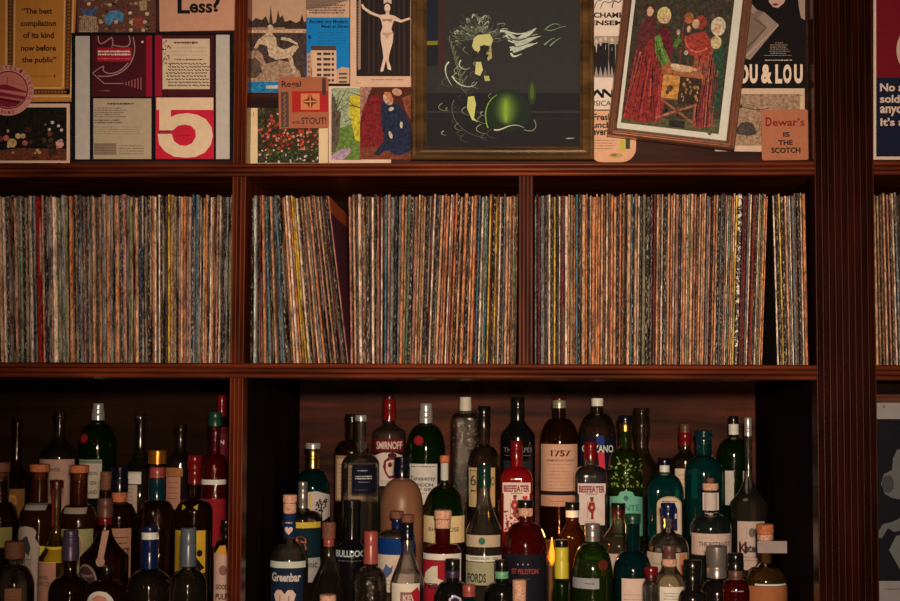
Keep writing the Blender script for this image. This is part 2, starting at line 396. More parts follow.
S3C = "C2.6 K3 Y2.2 K3 T3.2 g2 C1.6 g3.5 n2.2 K3 C2 O4"
S4 = "T3.4 t2.4 n2.4 T2.5 k2 P2.3 n2.4 C2.1 g3 K3 T2.4 b3"
rm, nt, b = newmat('record_sleeve')
L_ = nt.links.new
oi = N(nt, 'ShaderNodeObjectInfo'); tc = N(nt, 'ShaderNodeTexCoord')
add = N(nt, 'ShaderNodeVectorMath', operation='ADD'); comb = N(nt, 'ShaderNodeCombineXYZ'); mul = N(nt, 'ShaderNodeMath', operation='MULTIPLY'); mul.inputs[1].default_value = 37
L_(oi.outputs['Random'], mul.inputs[0])
for i in range(3): L_(mul.outputs[0], comb.inputs[i])
L_(tc.outputs['Object'], add.inputs[0]); L_(comb.outputs[0], add.inputs[1])
def nz(scale, det, vec=(1, 1, 1)):
    mp = N(nt, 'ShaderNodeMapping'); mp.inputs['Scale'].default_value = vec
    n = N(nt, 'ShaderNodeTexNoise'); n.inputs['Scale'].default_value = scale; n.inputs['Detail'].default_value = det
    L_(add.outputs[0], mp.inputs['Vector']); L_(mp.outputs[0], n.inputs['Vector']); return n.outputs['Fac']
def ramp(sock, p0, p1):
    mr = N(nt, 'ShaderNodeMapRange'); mr.inputs['From Min'].default_value = p0; mr.inputs['From Max'].default_value = p1; L_(sock, mr.inputs['Value']); return mr.outputs['Result']
def mixc(a, c, f, bt='MIX'):
    mx = N(nt, 'ShaderNodeMix', data_type='RGBA', blend_type=bt)
    for s_, v in (('A', a), ('B', c)):
        if isinstance(v, tuple): mx.inputs[s_].default_value = v
        else: L_(v, mx.inputs[s_])
    if isinstance(f, float): mx.inputs['Factor'].default_value = f
    else: L_(f, mx.inputs['Factor'])
    return mx.outputs['Result']
def mm(a, c, op='MULTIPLY'):
    m_ = N(nt, 'ShaderNodeMath', operation=op)
    for i, v in enumerate((a, c)):
        if isinstance(v, float): m_.inputs[i].default_value = v
        else: L_(v, m_.inputs[i])
    return m_.outputs[0]
val = N(nt, 'ShaderNodeHueSaturation'); vr = N(nt, 'ShaderNodeMapRange'); vr.inputs['From Min'].default_value = .3; vr.inputs['From Max'].default_value = .7; vr.inputs['To Min'].default_value = .3; vr.inputs['To Max'].default_value = 1.6
L_(nz(120, 6, (2.5, 1, .5)), vr.inputs['Value']); L_(vr.outputs['Result'], val.inputs['Value']); L_(oi.outputs['Color'], val.inputs['Color']); val.inputs['Saturation'].default_value = 1.12
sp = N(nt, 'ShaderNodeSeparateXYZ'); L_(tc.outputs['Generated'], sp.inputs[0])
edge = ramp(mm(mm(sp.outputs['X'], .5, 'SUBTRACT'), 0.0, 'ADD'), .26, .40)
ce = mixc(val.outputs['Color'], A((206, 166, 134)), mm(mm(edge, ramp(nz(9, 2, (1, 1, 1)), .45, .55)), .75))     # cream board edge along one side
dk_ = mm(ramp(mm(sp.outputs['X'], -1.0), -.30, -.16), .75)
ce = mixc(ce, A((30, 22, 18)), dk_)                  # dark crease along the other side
c0 = mixc(ce, A((60, 38, 26)), mm(ramp(nz(34, 5, (1.6, 1, .4)), .5, .66), .7))                   # brown grime, long patches
c1 = mixc(c0, A((200, 166, 134)), mm(ramp(nz(240, 5, (3, 1, .6)), .56, .62), mm(oi.outputs['Alpha'], 1.0)))  # paper showing through the worn spine
c2 = mixc(c1, A((24, 18, 16)), mm(ramp(nz(260, 4, (2.5, 1, .5)), .57, .63), .75))                               # scraps of dark print
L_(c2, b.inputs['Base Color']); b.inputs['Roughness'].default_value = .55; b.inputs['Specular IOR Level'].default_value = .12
RH = .3165
facem = paper((110, 54, 62)); bandm = paper((220, 96, 52))
def sleeve(w, dep, h):
    bm = bmesh.new()
    nseg = 10; rings = []
    for k in range(nseg + 1):
        z = h * k / nseg; wv = random.uniform(-.00025, .00025); r = w * .5
        sec = [(-r, .003), (-r * .55, .0004 + wv), (r * .55, wv), (r, .003), (r, dep), (-r, dep)]
        rings.append([bm.verts.new((x, y, z)) for x, y in sec])
    for a, c in zip(rings, rings[1:]):
        for i in range(6): bm.faces.new((a[i], a[(i+1) % 6], c[(i+1) % 6], c[i]))
    bm.faces.new(rings[0][::-1]); bm.faces.new(rings[-1])
    bmesh.ops.recalc_face_normals(bm, faces=bm.faces[:])
    me = bpy.data.meshes.new('record_sleeve'); bm.to_mesh(me); bm.free(); me.materials.append(rm); return me
def ordn(n): return '%d%s' % (n, 'th' if 10 <= n % 100 <= 20 else {1: 'st', 2: 'nd', 3: 'rd'}.get(n % 10, 'th'))
SEC = {'left': [], 'middle': [], 'right': [], 'far': []}
def group(tok, b0, b1, t0, t1, sec):
    toks = [(t[0], float(t[1:])) for t in tok.split()]
    tot = sum(w for _, w in toks); avail = min(b1 - b0, t1 - t0); k = avail / tot
    cum = 0
    for c, w in toks:
        fr = (cum + w / 2) / tot; cum += w
        bxp = b0 + (b1 - b0) * fr; txp = t0 + (t1 - t0) * fr
        xb = fx(bxp); xt = fx(txp); wd = w * k * mpp(0) * .94
        ang = math.atan2(xt - xb, RH)
        wd *= math.cos(ang)
        h = RH + random.uniform(-.0045, .0025); y = random.choice((.010, .012, .014, .018)) + random.uniform(0, .003)
        me = sleeve(wd, .312, h)
        o = link('record_sleeve', me, None, (xb, y, ZM1 + .0004 + abs(math.sin(ang)) * wd / 2))
        o.rotation_euler = (0, ang, 0)
        nm, col = RC[c]
        j = random.uniform(.82, 1.15); a = A(col, j)
        wear = {'K': .9, 'k': .35, 'd': .7, 'b': .7, 'T': .35, 'C': .3, 'O': .4, 'Y': .15, 'R': .15, 'r': .3}.get(c, .6) * random.uniform(.25, .9)
        o.color = (a[0], a[1], a[2], min(1, wear))
        SEC[sec].append((o, nm, w, ang))
group(S1, -4, 163, -11, 160, 'left'); group(S1B, 163.4, 229, 160.4, 229.5, 'left')
group(S2A, 248.6, 288.6, 248.8, 277.2, 'middle'); group(S2B, 290, 348.5, 278.2, 326.5, 'middle')
group(S2C, 349.8, 378.6, 346, 377.4, 'middle'); group(S2D, 379, 437, 378, 443.5, 'middle'); group(S2E, 437.4, 516, 444, 518, 'middle')
group(S3A, 534.6, 680, 534.6, 683, 'right'); group(S3B, 680.4, 763.5, 683.4, 771, 'right'); group(S3C, 778, 809.5, 774.5, 808, 'right')
group(S4, 877.5, 912, 876.5, 908, 'far')
lean = None
for sec, lst in SEC.items():
    n = len(lst)
    for i, (o, nm, w, ang) in enumerate(lst):
        sz = 'narrow ' if w < 1.9 else ('thick ' if w >= 3.8 else '')
        st = 'leaning ' if abs(ang) > .07 else ''
        if sec == 'left': where = '%s from the right end of the left record compartment' % ordn(n - i)
        elif sec == 'far': where = '%s to the right of the fluted pilaster' % ordn(i + 1)
        else: where = '%s from the left in the %s record compartment' % (ordn(i + 1), sec)
        tag(o, '%s%s%s record sleeve, %s' % (sz, st, nm, where), 'record', 'records beyond the pilaster' if sec == 'far' else 'records in the %s compartment' % sec)
# the last leaning sleeve of the middle compartment shows its printed face
k2 = len(S2A.split()) + len(S2B.split()) - 1
o = SEC['middle'][k2][0]; me = o.data; me.materials.append(facem); me.materials.append(bandm)
wd = max(v.co.x for v in me.vertices)
for p in me.polygons:
    if p.normal.x > .9: p.material_index = 2 if p.center.z > RH * .86 else 1
o['label'] = 'thin pink-spined leaning record sleeve with dark purple face and orange band, beside the gap'
o = [q for q in SEC['right'] if q[1] == 'cream'][-2][0]
k3 = len(S3A.split()) + len(S3B.split()); o = SEC['right'][k3][0]; o.data.materials.append(paper((40, 32, 22)))
for p in o.data.polygons:
    if p.normal.x < -.9: p.material_index = 1
# white-patterned black sleeve near the right end
o = [q for q in SEC['right'] if q[1] == 'black' and q[2] == 5][0][0]
m2, nt2, b2 = newmat('patterned_sleeve')
t2 = N(nt2, 'ShaderNodeTexCoord'); v2 = N(nt2, 'ShaderNodeTexNoise'); v2.inputs['Scale'].default_value = 95; v2.inputs['Detail'].default_value = 2; v2.inputs['Distortion'].default_value = 1.5
r2 = N(nt2, 'ShaderNodeValToRGB'); r2.color_ramp.interpolation = 'CONSTANT'; r2.color_ramp.elements[0].color = A((24, 20, 18)); r2.color_ramp.elements[1].color = A((205, 172, 146)); r2.color_ramp.elements[1].position = .55
nt2.links.new(t2.outputs['Object'], v2.inputs['Vector']); nt2.links.new(v2.outputs['Fac'], r2.inputs['Fac']); nt2.links.new(r2.outputs['Color'], b2.inputs['Base Color']); b2.inputs['Roughness'].default_value = .55
o.data.materials[0] = m2
o['label'] = 'thick black record sleeve with a scattered white pattern, left of the wide maroon sleeves'
# ------------------------------------------------------------------ posters, cards and pictures on the display panel
CR = (206, 158, 128); BK = (24, 20, 20)
# mustard quotation poster
d = card('poster', 'mustard yellow poster with a quotation in black type inside a patterned border', 'poster', [(-14, -14), (77, -14), (71.5, 101.5), (-14, 102.5)], .046, (178, 108, 44))
cl = (212, 150, 92); br = (88, 50, 26)
d.poly([(5.5, -14), (7.3, -14), (7, 98), (5.2, 98)], cl, True); d.poly([(14.2, -14), (15.6, -14), (14.6, 88), (13.2, 88)], cl, True)
d.poly([(8, -14), (13.6, -14), (12.6, 94), (7.6, 94)], br, True)
d.poly([(64.4, -14), (65.6, -14), (63.6, 88.5), (62.2, 88.5)], cl, True); d.poly([(66.2, -14), (72.2, -14), (70, 94), (64.6, 94)], br, True); d.poly([(73, -14), (74.4, -14), (71.2, 97.5), (69.8, 97.5)], cl, True)
d.rect(14, 87.3, 63, 88.6, cl, True); d.rect(8, 89.3, 70, 94.2, br, True); d.rect(8, 95.4, 70, 97, cl)
for i in range(26):
    y = 1 + i * 3.45
    d.ell(69.3 - y*.022, y, 1.2, 1.2, (140, 84, 42), True, 6); d.ell(10.6 - y*.006, y, 1.2, 1.2, (130, 78, 40), True, 6)
for i in range(16): d.ell(16 + i*3.3, 91.8, 1.2, 1.1, (140, 84, 42), True, 6)
d.up()
ink = (48, 22, 18)
for t, a, b_, y0, y1 in (('\u201cThe best', 22, 52, 8, 14), ('compilation', 20.5, 56, 20.5, 27.8), ('of its kind', 23, 54, 32.2, 38.2), ('now before', 21, 56, 45, 51), ('the public\u201d', 22, 56.5, 56.8, 64.2)):
    d.text(t, a, b_, y0, y1, ink, .03, True)
d.rect(30, 75.8, 52, 76.4, (120, 60, 30), True); d.ell(54.6, 76, 1, 1.3, ink, True, 8)
d.done()
# folk painting postcard
d = card('postcard', 'busy folk-style painted postcard with blue clothes above the black board', 'postcard', R4(77.5, -14, 155.5, 32.3), .0475, (92, 54, 42))
d.art = True
for i in range(150):
    c = random.choice([(120, 50, 40), (150, 112, 84), (70, 40, 34), (112, 84, 66), (60, 46, 40), (134, 92, 64), (90, 36, 32)])
    d.ell(random.uniform(79, 154), random.uniform(-12, 31), random.uniform(.8, 2.2), random.uniform(.8, 2), c, True, 7)
d.up()
d.poly([(80, 20), (84, 15), (92, 16), (97, 17), (98, 32), (79, 32)], (158, 118, 88), True)
d.up()
for i in range(9): d.line([(81 + i*2, 18), (80.5 + i*2, 31)], .5, (88, 56, 46), True)
d.poly([(80, 8), (88, 10), (95, 8), (98, 12), (91, 16.5), (84, 15)], (62, 78, 104), True)
d.poly([(104, 17), (110, 11), (118, 10), (124, 14), (123, 22), (119, 21), (114, 19), (110, 25), (106, 24)], (74, 112, 148), True)
d.poly([(139, 1), (147, 0), (147, 10), (140, 11)], (150, 116, 74), True); d.poly([(134, 17), (143, 15), (144, 28), (134, 28)], (132, 56, 48), True)
d.up()
for x, y in ((89, 4), (110, 5), (101, 22), (116, 22), (130, 13), (131, 22), (145, 22), (147, 14), (131, 30), (143, 30)): d.ell(x, y, 2, 1.9, (190, 146, 112), True, 10)
d.up(); d.done()
# "Less?" card
d = card('card', 'tan printed card reading Less? in large black serif letters', 'card', [(159, -14), (235, -14), (234.6, 30.2), (159.6, 31.4)], .0455, (188, 128, 98))
d.text('L', 177.5, 190, -4, 13.6, BK, .03, True); d.text('ess', 189.5, 212.5, 3.4, 13, BK, .03, True); d.text('?', 212.5, 220, -3, 12, BK, .03)
d.done()
# black board with four record covers
d = card('display_board', 'black mounting board showing four record covers between two pale strips', 'poster', R4(71.5, 32.8, 232.5, 160.4), .0445, (15, 15, 18), .004)
ws = (176, 154, 136)
d.rect(75.3, 36, 89.8, 159.3, ws, True); d.rect(216, 34.8, 229.6, 159, ws, True)
mr = (66, 20, 24); rd = (142, 20, 38)
d.rect(91.8, 35.6, 152, 96.6, mr, True); d.rect(155, 35.2, 214, 96.4, mr, True)
d.rect(93.3, 98.4, 151.4, 159, (168, 138, 108), True); d.rect(155.6, 97.2, 213.8, 158.9, (184, 28, 46))
# TL
d.rect(146.2, 35.6, 152, 96.6, rd, True); d.rect(97, 47.6, 132, 61.5, (150, 22, 38))
ln = (150, 110, 98)
for p in ([(98, 36), (99, 48), (102, 44), (112, 37)], [(111, 37), (116, 42), (109, 52), (113, 45)], [(113, 45), (122, 47), (134, 50), (129, 36)], [(133, 37), (140, 58), (126, 80), (98, 76)], [(104, 66), (99, 74), (116, 79), (128, 63)]): d.curve(p, 1.1, ln, True, n=12)
d.line([(92.5, 73), (104, 83.5), (122, 83.5)], .8, ln, True); d.line([(92.5, 73), (103, 66)], .8, ln, True)
for i in range(7): d.line([(123 + i*3, 83.5 - .8 - i*.9), (123 + i*3, 83.5 + .8 + i*.9)], .9, (160, 84, 76), True)
d.up(); d.scribble(98, 131, 50, 56, 2, (222, 190, 168), 1.5, .98); d.scribble(98, 131, 57.5, 60, 1, (190, 90, 84), .8, .98); d.scribble(100, 112, 90, 91.5, 1, (130, 84, 76), .9)
d.ell(142.5, 42, 1.2, 1.2, (210, 160, 140))
# TR
d.rect(155, 35.2, 162.2, 96.4, rd); d.rect(162.6, 38.8, 209.8, 89.2, (196, 160, 126))
d.scribble(174, 198, 41, 44.5, 1, (96, 26, 26), 2, .95); d.scribble(172, 208, 46, 57, 3, (120, 90, 76), .35, .95); d.scribble(174, 206, 58.5, 61, 1, (60, 40, 40), 1.1)
for r in range(8):
    x = 166 + random.uniform(0, 3); y = 64 + r*3.1
    while x < 207:
        l = random.uniform(1.5, 4); d.curve([(x, y), (x+l*.3, y-2.4), (x+l*.5, y+2.2), (x+l, y-random.uniform(0, 1))], .85, (40, 28, 32), True, n=5); x += l + random.uniform(.4, 1.2)
for i in range(26): d.ell(random.uniform(163, 171), random.uniform(41, 66), .6, .9, (84, 34, 32), True, 6)
d.up()
# BL
d.scribble(107, 134, 102.8, 105, 1, (60, 40, 34), 1.4, .99); d.scribble(94.5, 127, 107, 118, 5, (84, 62, 50), .7, .7); d.scribble(94.5, 124, 119, 124, 2, (70, 50, 42), 1, .8)
d.scribble(94.5, 146, 126, 135, 4, (126, 98, 78), .5, .8); d.rect(94, 143.2, 116.6, 155, (132, 104, 82)); d.scribble(119, 144, 144.5, 155, 4, (110, 82, 66), .8, .95)
for i in range(4): d.rect(94.5, 144.6 + i*2.7, 116, 145.5 + i*2.7, (112, 86, 68), True)
d.up()
# BR: the figure 5
cf = (212, 168, 130)
d.rect(156.6, 97.8, 213.4, 110, cf, True); d.rect(159.4, 110, 171, 130.6, cf, True)
d.up(); d.poly([(171, 117), (178, 114.2), (188, 113.2), (198, 115), (206, 119.4), (211.6, 127), (213, 136), (211, 145), (205, 152.6), (196, 157), (186, 158), (174, 156.6), (165, 151.6), (159.4, 144.6), (157.8, 134), (172, 134), (174, 141), (180, 145.4), (186, 146), (192, 143.6), (196, 137), (195.6, 130.6), (191, 126), (185, 124.6), (178, 126), (173.5, 130), (171, 130.6)], cf)
d.rect(158.4, 130.4, 172.4, 133.6, (150, 40, 44)); d.scribble(159, 171, 131.2, 132.6, 1, (60, 20, 24), .7, .98); d.scribble(177, 191, 134.6, 136, 1, (90, 20, 30), .7, .98)
d.done()
# flower and fruit picture
d = card('art_print', 'dark fruit and flower still life print with a cream edge, bottom left', 'picture', R4(-12, 103.6, 69.8, 163), .0415, CR)
d.art = True
d.rect(-12, 107.4, 66.6, 160.6, (22, 15, 14)); d.poly([(-12, 152), (20, 148), (66.6, 149), (66.6, 160.6), (-12, 160.6)], (92, 44, 24))
for x, y, r, c in ((12, 143, 4.8, (196, 136, 84)), (6, 138, 3, (178, 84, 66)), (18, 136, 2.8, (200, 148, 88)), (23, 136, 2.6, (204, 140, 96)), (25, 143, 2.8, (160, 72, 70)), (8, 131, 1.6, (150, 120, 100)), (9, 146, 2, (190, 160, 120)), (31, 142, 2.2, (80, 36, 36)), (0, 139, 3, (110, 50, 38)), (-6, 143, 3, (130, 70, 50)),
                   (52.5, 122.5, 1.8, (210, 176, 160)), (58.5, 126, 1.6, (214, 180, 164)), (49.5, 129.5, 1.6, (210, 170, 150)), (61.6, 130, 1.7, (206, 150, 140)), (45.4, 124.5, 1.2, (110, 84, 76)), (59.5, 144, 4.4, (200, 124, 104)), (61, 141, 2, (214, 150, 130)), (57, 147, 1.8, (196, 110, 92)),
                   (37.5, 150.5, 1.8, (176, 130, 84)), (39.6, 152.6, 1.5, (190, 140, 90)), (35, 153, 1.2, (160, 110, 74)), (13, 152.5, 1.4, (170, 110, 100)), (28, 130, 3, (70, 30, 30)), (50, 134, 2.6, (96, 40, 32)), (44, 140, 2.5, (74, 46, 26)), (51, 140, 2.6, (66, 44, 28))):
    d.ell(x, y, r, r*.95, c, True, 12)
d.up(); d.poly([(47, 144), (56, 143), (57, 154), (49, 156)], (52, 32, 22)); d.ell(34.5, 158.6, 1.4, .9, (30, 14, 12), True, 8)
d.done()
# round hotel luggage label
d = card('luggage_label', 'round pink and maroon hotel luggage label stuck over the mustard poster', 'label', [(7.5 + 26.2*math.sin(2*PI*i/40), 90.3 + 25.4*math.cos(2*PI*i/40)) for i in range(40)], .0395, (196, 122, 104))
d.ell(8.5, 90, 19.6, 19.2, (112, 28, 34), n=36); d.ell(8.5, 90, 18.4, 18, (184, 100, 84), n=36)
d.poly([(-9, 85), (6, 84.4), (26.5, 91.5), (26.6, 93), (-9.6, 88)], (120, 30, 38), True); d.poly([(-9.8, 90), (26, 96.5), (24, 100), (-9.6, 94.5)], (134, 44, 50), True); d.poly([(-9, 96), (22.6, 101), (16, 106), (8, 107.6), (-2, 105), (-7, 100)], (120, 32, 40), True)
d.line([(-8.6, 97.4), (20, 103)], .9, (176, 96, 84)); d.line([(7, 84.6), (7.6, 77)], .7, (120, 40, 40), True); d.line([(7.6, 80), (24, 86)], .35, (130, 56, 50), True)
for i in range(13): d.rect(-8 + i*2.5, 91.6 + i*.42, -6.8 + i*2.5, 93.4 + i*.42, (80, 16, 26), True)
d.up()
d.arctext('HOTEL-CORONA', 8.5, 90, 20.6, 3.6, -.55, 1.95, (104, 24, 34)); d.arctext('EMOR', 8.5, 90, 20.8, 3.2, 2.95, 3.45, (104, 24, 34))
d.done()
# statue and skyline postcard
sep = (168, 124, 94); dk = (56, 40, 34)
d = card('postcard', 'sepia postcard of a seated statue before a city skyline', 'postcard', R4(250.5, -14, 306.2, 92.6), .047, (178, 130, 100))
d.art = True
d.poly([(250.5, 23), (256, 18), (262, 20), (266, 16), (269, 24), (270, 14), (270.8, 4), (271.6, 14), (273, 24), (276, 22), (278, 10), (280, 18), (282.5, 15), (285, 22), (290, 20), (296, 23), (300, 21), (302, 14), (304, 22), (306.2, 21), (306.2, 29), (250.5, 29)], dk)
d.rect(250.5, 27.5, 285, 30, (150, 106, 80), True); d.rect(250.5, 30.6, 306.2, 32.4, (184, 140, 110)); d.rect(250.5, 33, 306.2, 81.6, (66, 48, 42))
d.poly([(250.5, 52), (256, 49), (262, 54), (266, 64), (280, 60), (292, 63), (300, 72), (302, 81.6), (250.5, 81.6)], (150, 112, 86))
d.poly([(250.5, 60), (255, 57), (260, 62), (262, 72), (256, 78), (250.5, 78)], (84, 62, 50))
st = (192, 146, 114)
d.ell(270.2, 28.6, 3, 3.9, st, True); d.poly([(267, 33), (272, 33), (276, 38), (277, 46), (284, 50), (297, 44), (299, 47), (292, 56), (296, 72), (294, 74), (288, 58), (276, 60), (269, 56), (267, 46), (260, 44), (257, 49), (254, 48), (258, 40)], st)
d.poly([(279, 38), (284, 38), (296, 43), (297, 46), (284, 44), (282, 48), (279, 47)], (60, 44, 38)); d.poly([(281, 37), (290, 38.4), (298, 43.4), (297, 45), (288, 41), (281, 40)], st)
d.rect(250.5, 81.8, 306.2, 92.6, (28, 104, 150)); d.rect(266, 85.4, 278, 88.6, (190, 170, 160))
d.done()
# blue postcard
d = card('postcard', 'bright blue postcard with black heading above a white tower block', 'postcard', R4(306.6, -14, 349.4, 83.5), .0462, (186, 140, 110))
d.poly([(306.6, -14), (349.4, -14), (349.4, 0), (330, 6), (306.6, 10)], (120, 90, 74)); d.scribble(309, 346, 4, 14, 4, (104, 74, 58), 1.6, .9)
d.rect(306.6, 17.4, 349.4, 83.5, (20, 106, 158)); d.text('Ancient and Modern', 309, 347.6, 19.4, 23.4, (16, 24, 50), .02, True); d.text('Meet at Ehren', 321.5, 348.6, 24.6, 28, (16, 24, 50), .02); d.scribble(318, 348, 31, 45, 5, (20, 66, 110), .5, .9); d.ell(309.6, 37, 1.4, 2, (16, 30, 60))
d.poly([(307, 54), (312, 51), (312, 83.5), (307, 83.5)], (172, 124, 96), True); d.rect(311, 50, 336.4, 83.5, (198, 150, 118), True); d.poly([(336.4, 70), (342, 67), (349.4, 68), (349.4, 83.5), (336.4, 83.5)], (188, 140, 108)); d.poly([(311, 45.6), (336, 46), (336.4, 50.4), (311, 50.4)], (74, 54, 48))
for r in range(6):
    for c0_ in (317, 323.4, 328, 331.6): d.rect(c0_, 52.6 + r*5.3, c0_ + (4.4 if c0_ < 325 else 2.4), 55.2 + r*5.3, (60, 44, 42), True)
    d.rect(308, 56 + r*5, 310, 57.6 + r*5, (110, 76, 60), True)
for r in range(3): d.rect(339, 73 + r*4, 347, 74.8 + r*4, (80, 56, 46), True)
d.up(); d.done()
# dancer photograph
d = card('photograph', 'black and white photograph of a dancer with outstretched arms, cream margins', 'photograph', R4(350.2, -14, 411.5, 87), .0455, (200, 150, 120))
d.rect(356.4, -14, 410.4, 76.2, (38, 28, 26)); 
for i in range(9): d.line([(369 + i*5, -10), (368.6 + i*5.1, 74)], random.uniform(.5, 1.6), (58, 44, 40), True)
d.poly([(358.8, -6), (361, -6), (360.6, 69), (358, 70)], (150, 112, 92)); 
for i in range(22): d.rect(357, 2 + i*3, 358.4, 3.4 + i*3, (120, 90, 74), True)
fg = (206, 164, 136)
d.ell(387.4, 8, 3, 4.2, fg, True); d.poly([(383.6, 4), (384, -7), (387.4, -10), (391, -7), (391.6, 4), (387.5, 2)], (190, 158, 132), True)
d.poly([(386, 11), (389, 11), (389.6, 14.6), (395, 16), (401, 20), (409.6, 17.4), (410.2, 19.4), (401, 22.6), (394, 20.6), (392.6, 24), (391.4, 29), (393.4, 34), (392.8, 42), (389.4, 54), (388.4, 60), (391.2, 68), (391, 70.4), (387.6, 69), (386, 60), (384.6, 66), (383.4, 71), (380.6, 72), (380.6, 69.4), (383.4, 58), (382.6, 50), (380.8, 40), (380.6, 33), (382.6, 27), (381.4, 21), (379.6, 17.6), (370, 14), (362.4, 8.6), (361, 4.4), (363, 4), (365, 7.4), (372, 12), (380, 15), (385.6, 14.4)], fg)
d.poly([(382, 19), (392.6, 19), (391.4, 22.4), (387, 20.8), (382.8, 22)], (150, 110, 90), True); d.poly([(381, 32.6), (393, 32.6), (389, 36), (387, 40), (385, 36)], (176, 134, 108), True)
d.up(); d.scribble(371, 404, 79, 80.6, 1, (90, 66, 54), .6, .99); d.scribble(356, 361, 82.6, 83.6, 1, (90, 66, 54), .6, .99)
d.done()
# red blossom photo
d = card('photograph', 'colour photograph crowded with red blossoms, cream strips at both sides', 'photograph', R4(248.2, 108, 328, 163.6), .047, (206, 168, 124))
d.art = True
d.rect(257.6, 108, 318.8, 163, (48, 40, 24))
for i in range(330):
    x = random.uniform(258, 318); y = random.uniform(109, 162)
    if y > 149: c = random.choice([(42, 58, 30), (66, 84, 40), (26, 30, 18), (120, 70, 40), (190, 150, 130)])
    elif x < 268 and y < 128: c = random.choice([(54, 72, 36), (30, 26, 18), (90, 60, 36)])
    else: c = random.choice([(176, 48, 38), (206, 92, 70), (150, 30, 28), (210, 120, 96), (96, 24, 20), (64, 56, 30), (190, 70, 54)])
    d.ell(x, y, random.uniform(.6, 1.7), random.uniform(.7, 2.1), c, True, 6, random.uniform(0, 3))
    if i % 60 == 59: d.up()
d.up(); d.line([(253.4, 111.5), (253.4, 117)], .5, (90, 60, 50)); d.done()
# stout coaster
d = card('coaster', 'orange-brown card coaster with a red band and crest advertising stout', 'coaster', roundrect(0, 0, 50, 51, 3), .0375, (156, 84, 54), .0016, rot=(278.4, 77.4, -.01))
ik = (58, 36, 36)
d.text('Regal', 3, 22.5, 3.6, 11.6, ik, .02, True); d.rect(2.2, 14.6, 10, 50, (82, 58, 48), True); d.rect(13.4, 14, 49.6, 35, (160, 34, 30)); d.rect(43.6, 1.2, 47.4, 18.4, (70, 46, 42), True)
d.rect(22.2, 16.4, 41, 32.6, (190, 110, 64)); d.ell(31.6, 24.4, 7.4, 3, (120, 56, 36), True); d.ell(31.6, 24.4, 2.8, 7, (110, 46, 32)); d.line([(24.6, 24.4), (38.6, 24.4)], 1, (206, 130, 80), True); d.line([(31.6, 18), (31.6, 31)], 1, (206, 130, 80))
for i in range(7): d.curve([(6, 17 + i*4.6), (9, 18 + i*4.6), (3, 20 + i*4.6), (6, 21 + i*4.6)], .8, (150, 92, 66), True, n=6)
d.text('with', 13, 21.6, 43.2, 46.6, ik, .01, True); d.text('STOUT!', 22.6, 47.6, 40.4, 47, ik, .02); d.done()
# park + robed figures card
d = card('postcard', 'postcard of a park path beside robed figures in red and dark blue', 'postcard', R4(328.6, 86.2, 391, 163.6), .046, (206, 164, 136))
d.art = True
d.rect(331.4, 88, 361, 160, (140, 140, 104)); d.poly([(331.4, 146), (340, 128), (352, 124), (361, 130), (361, 160), (331.4, 160)], (92, 108, 46)); d.poly([(331.4, 160), (331.4, 155), (341, 149), (350, 148), (351, 152), (343, 160)], (156, 120, 130))
d.poly([(349, 97), (361, 92), (361, 142), (355, 140), (352, 124), (349, 112)], (190, 160, 40)); d.poly([(331.4, 98), (335, 96), (337, 110), (341, 112), (339, 140), (335, 152), (331.4, 152)], (84, 66, 54))
for x0_, y0_, x1_, y1_ in ((361, 108, 342, 103), (361, 96, 350, 92), (354, 106, 344, 96), (336, 110, 346, 90), (334, 104, 332, 90), (337, 112, 352, 100), (336, 108, 340, 89), (345, 122, 353, 118)): d.line([(x0_, y0_), (x1_, y1_)], 1, (70, 54, 44), True, .3)
d.up(); d.done()
d = card('art_print', 'painting print of a dark blue robed figure and a deep red robed figure', 'picture', R4(360, 87, 412.5, 159.4), .0448, (74, 34, 26))
d.art = True
d.poly([(360, 87), (372, 87), (366, 102), (362, 112), (360, 124)], (150, 100, 84), True); d.poly([(361, 112), (366, 102), (372, 96), (378, 94), (384, 102), (383, 130), (384, 150), (360, 150)], (112, 26, 28)); d.poly([(360, 148), (384, 146), (400, 152), (412, 148), (412, 159.4), (360, 159.4)], (110, 50, 34))
d.poly([(381, 104), (386, 100), (392, 104), (398, 104), (405, 112), (411, 128), (412.4, 150), (400, 156), (386, 150), (378, 156), (374, 154), (384, 140), (381, 120)], (28, 34, 52))
d.ell(388, 99, 4.4, 6.5, (190, 136, 104), a=-.5); d.poly([(384, 92), (390, 92), (394, 100), (391, 103), (386, 96)], (170, 96, 60), True); d.ell(397, 92, 5, 3.6, (188, 128, 100), a=.3); d.ell(391, 109, 3, 1.8, (206, 160, 128), a=-.4, keep=True); d.ell(390.6, 135, 1.7, 3.8, (206, 160, 128), a=-.3, keep=True); d.ell(401.4, 125, 1.5, 3.4, (206, 160, 128), keep=True)
d.poly([(402, 98), (412, 94), (412, 122), (406, 112)], (120, 62, 40)); d.done()
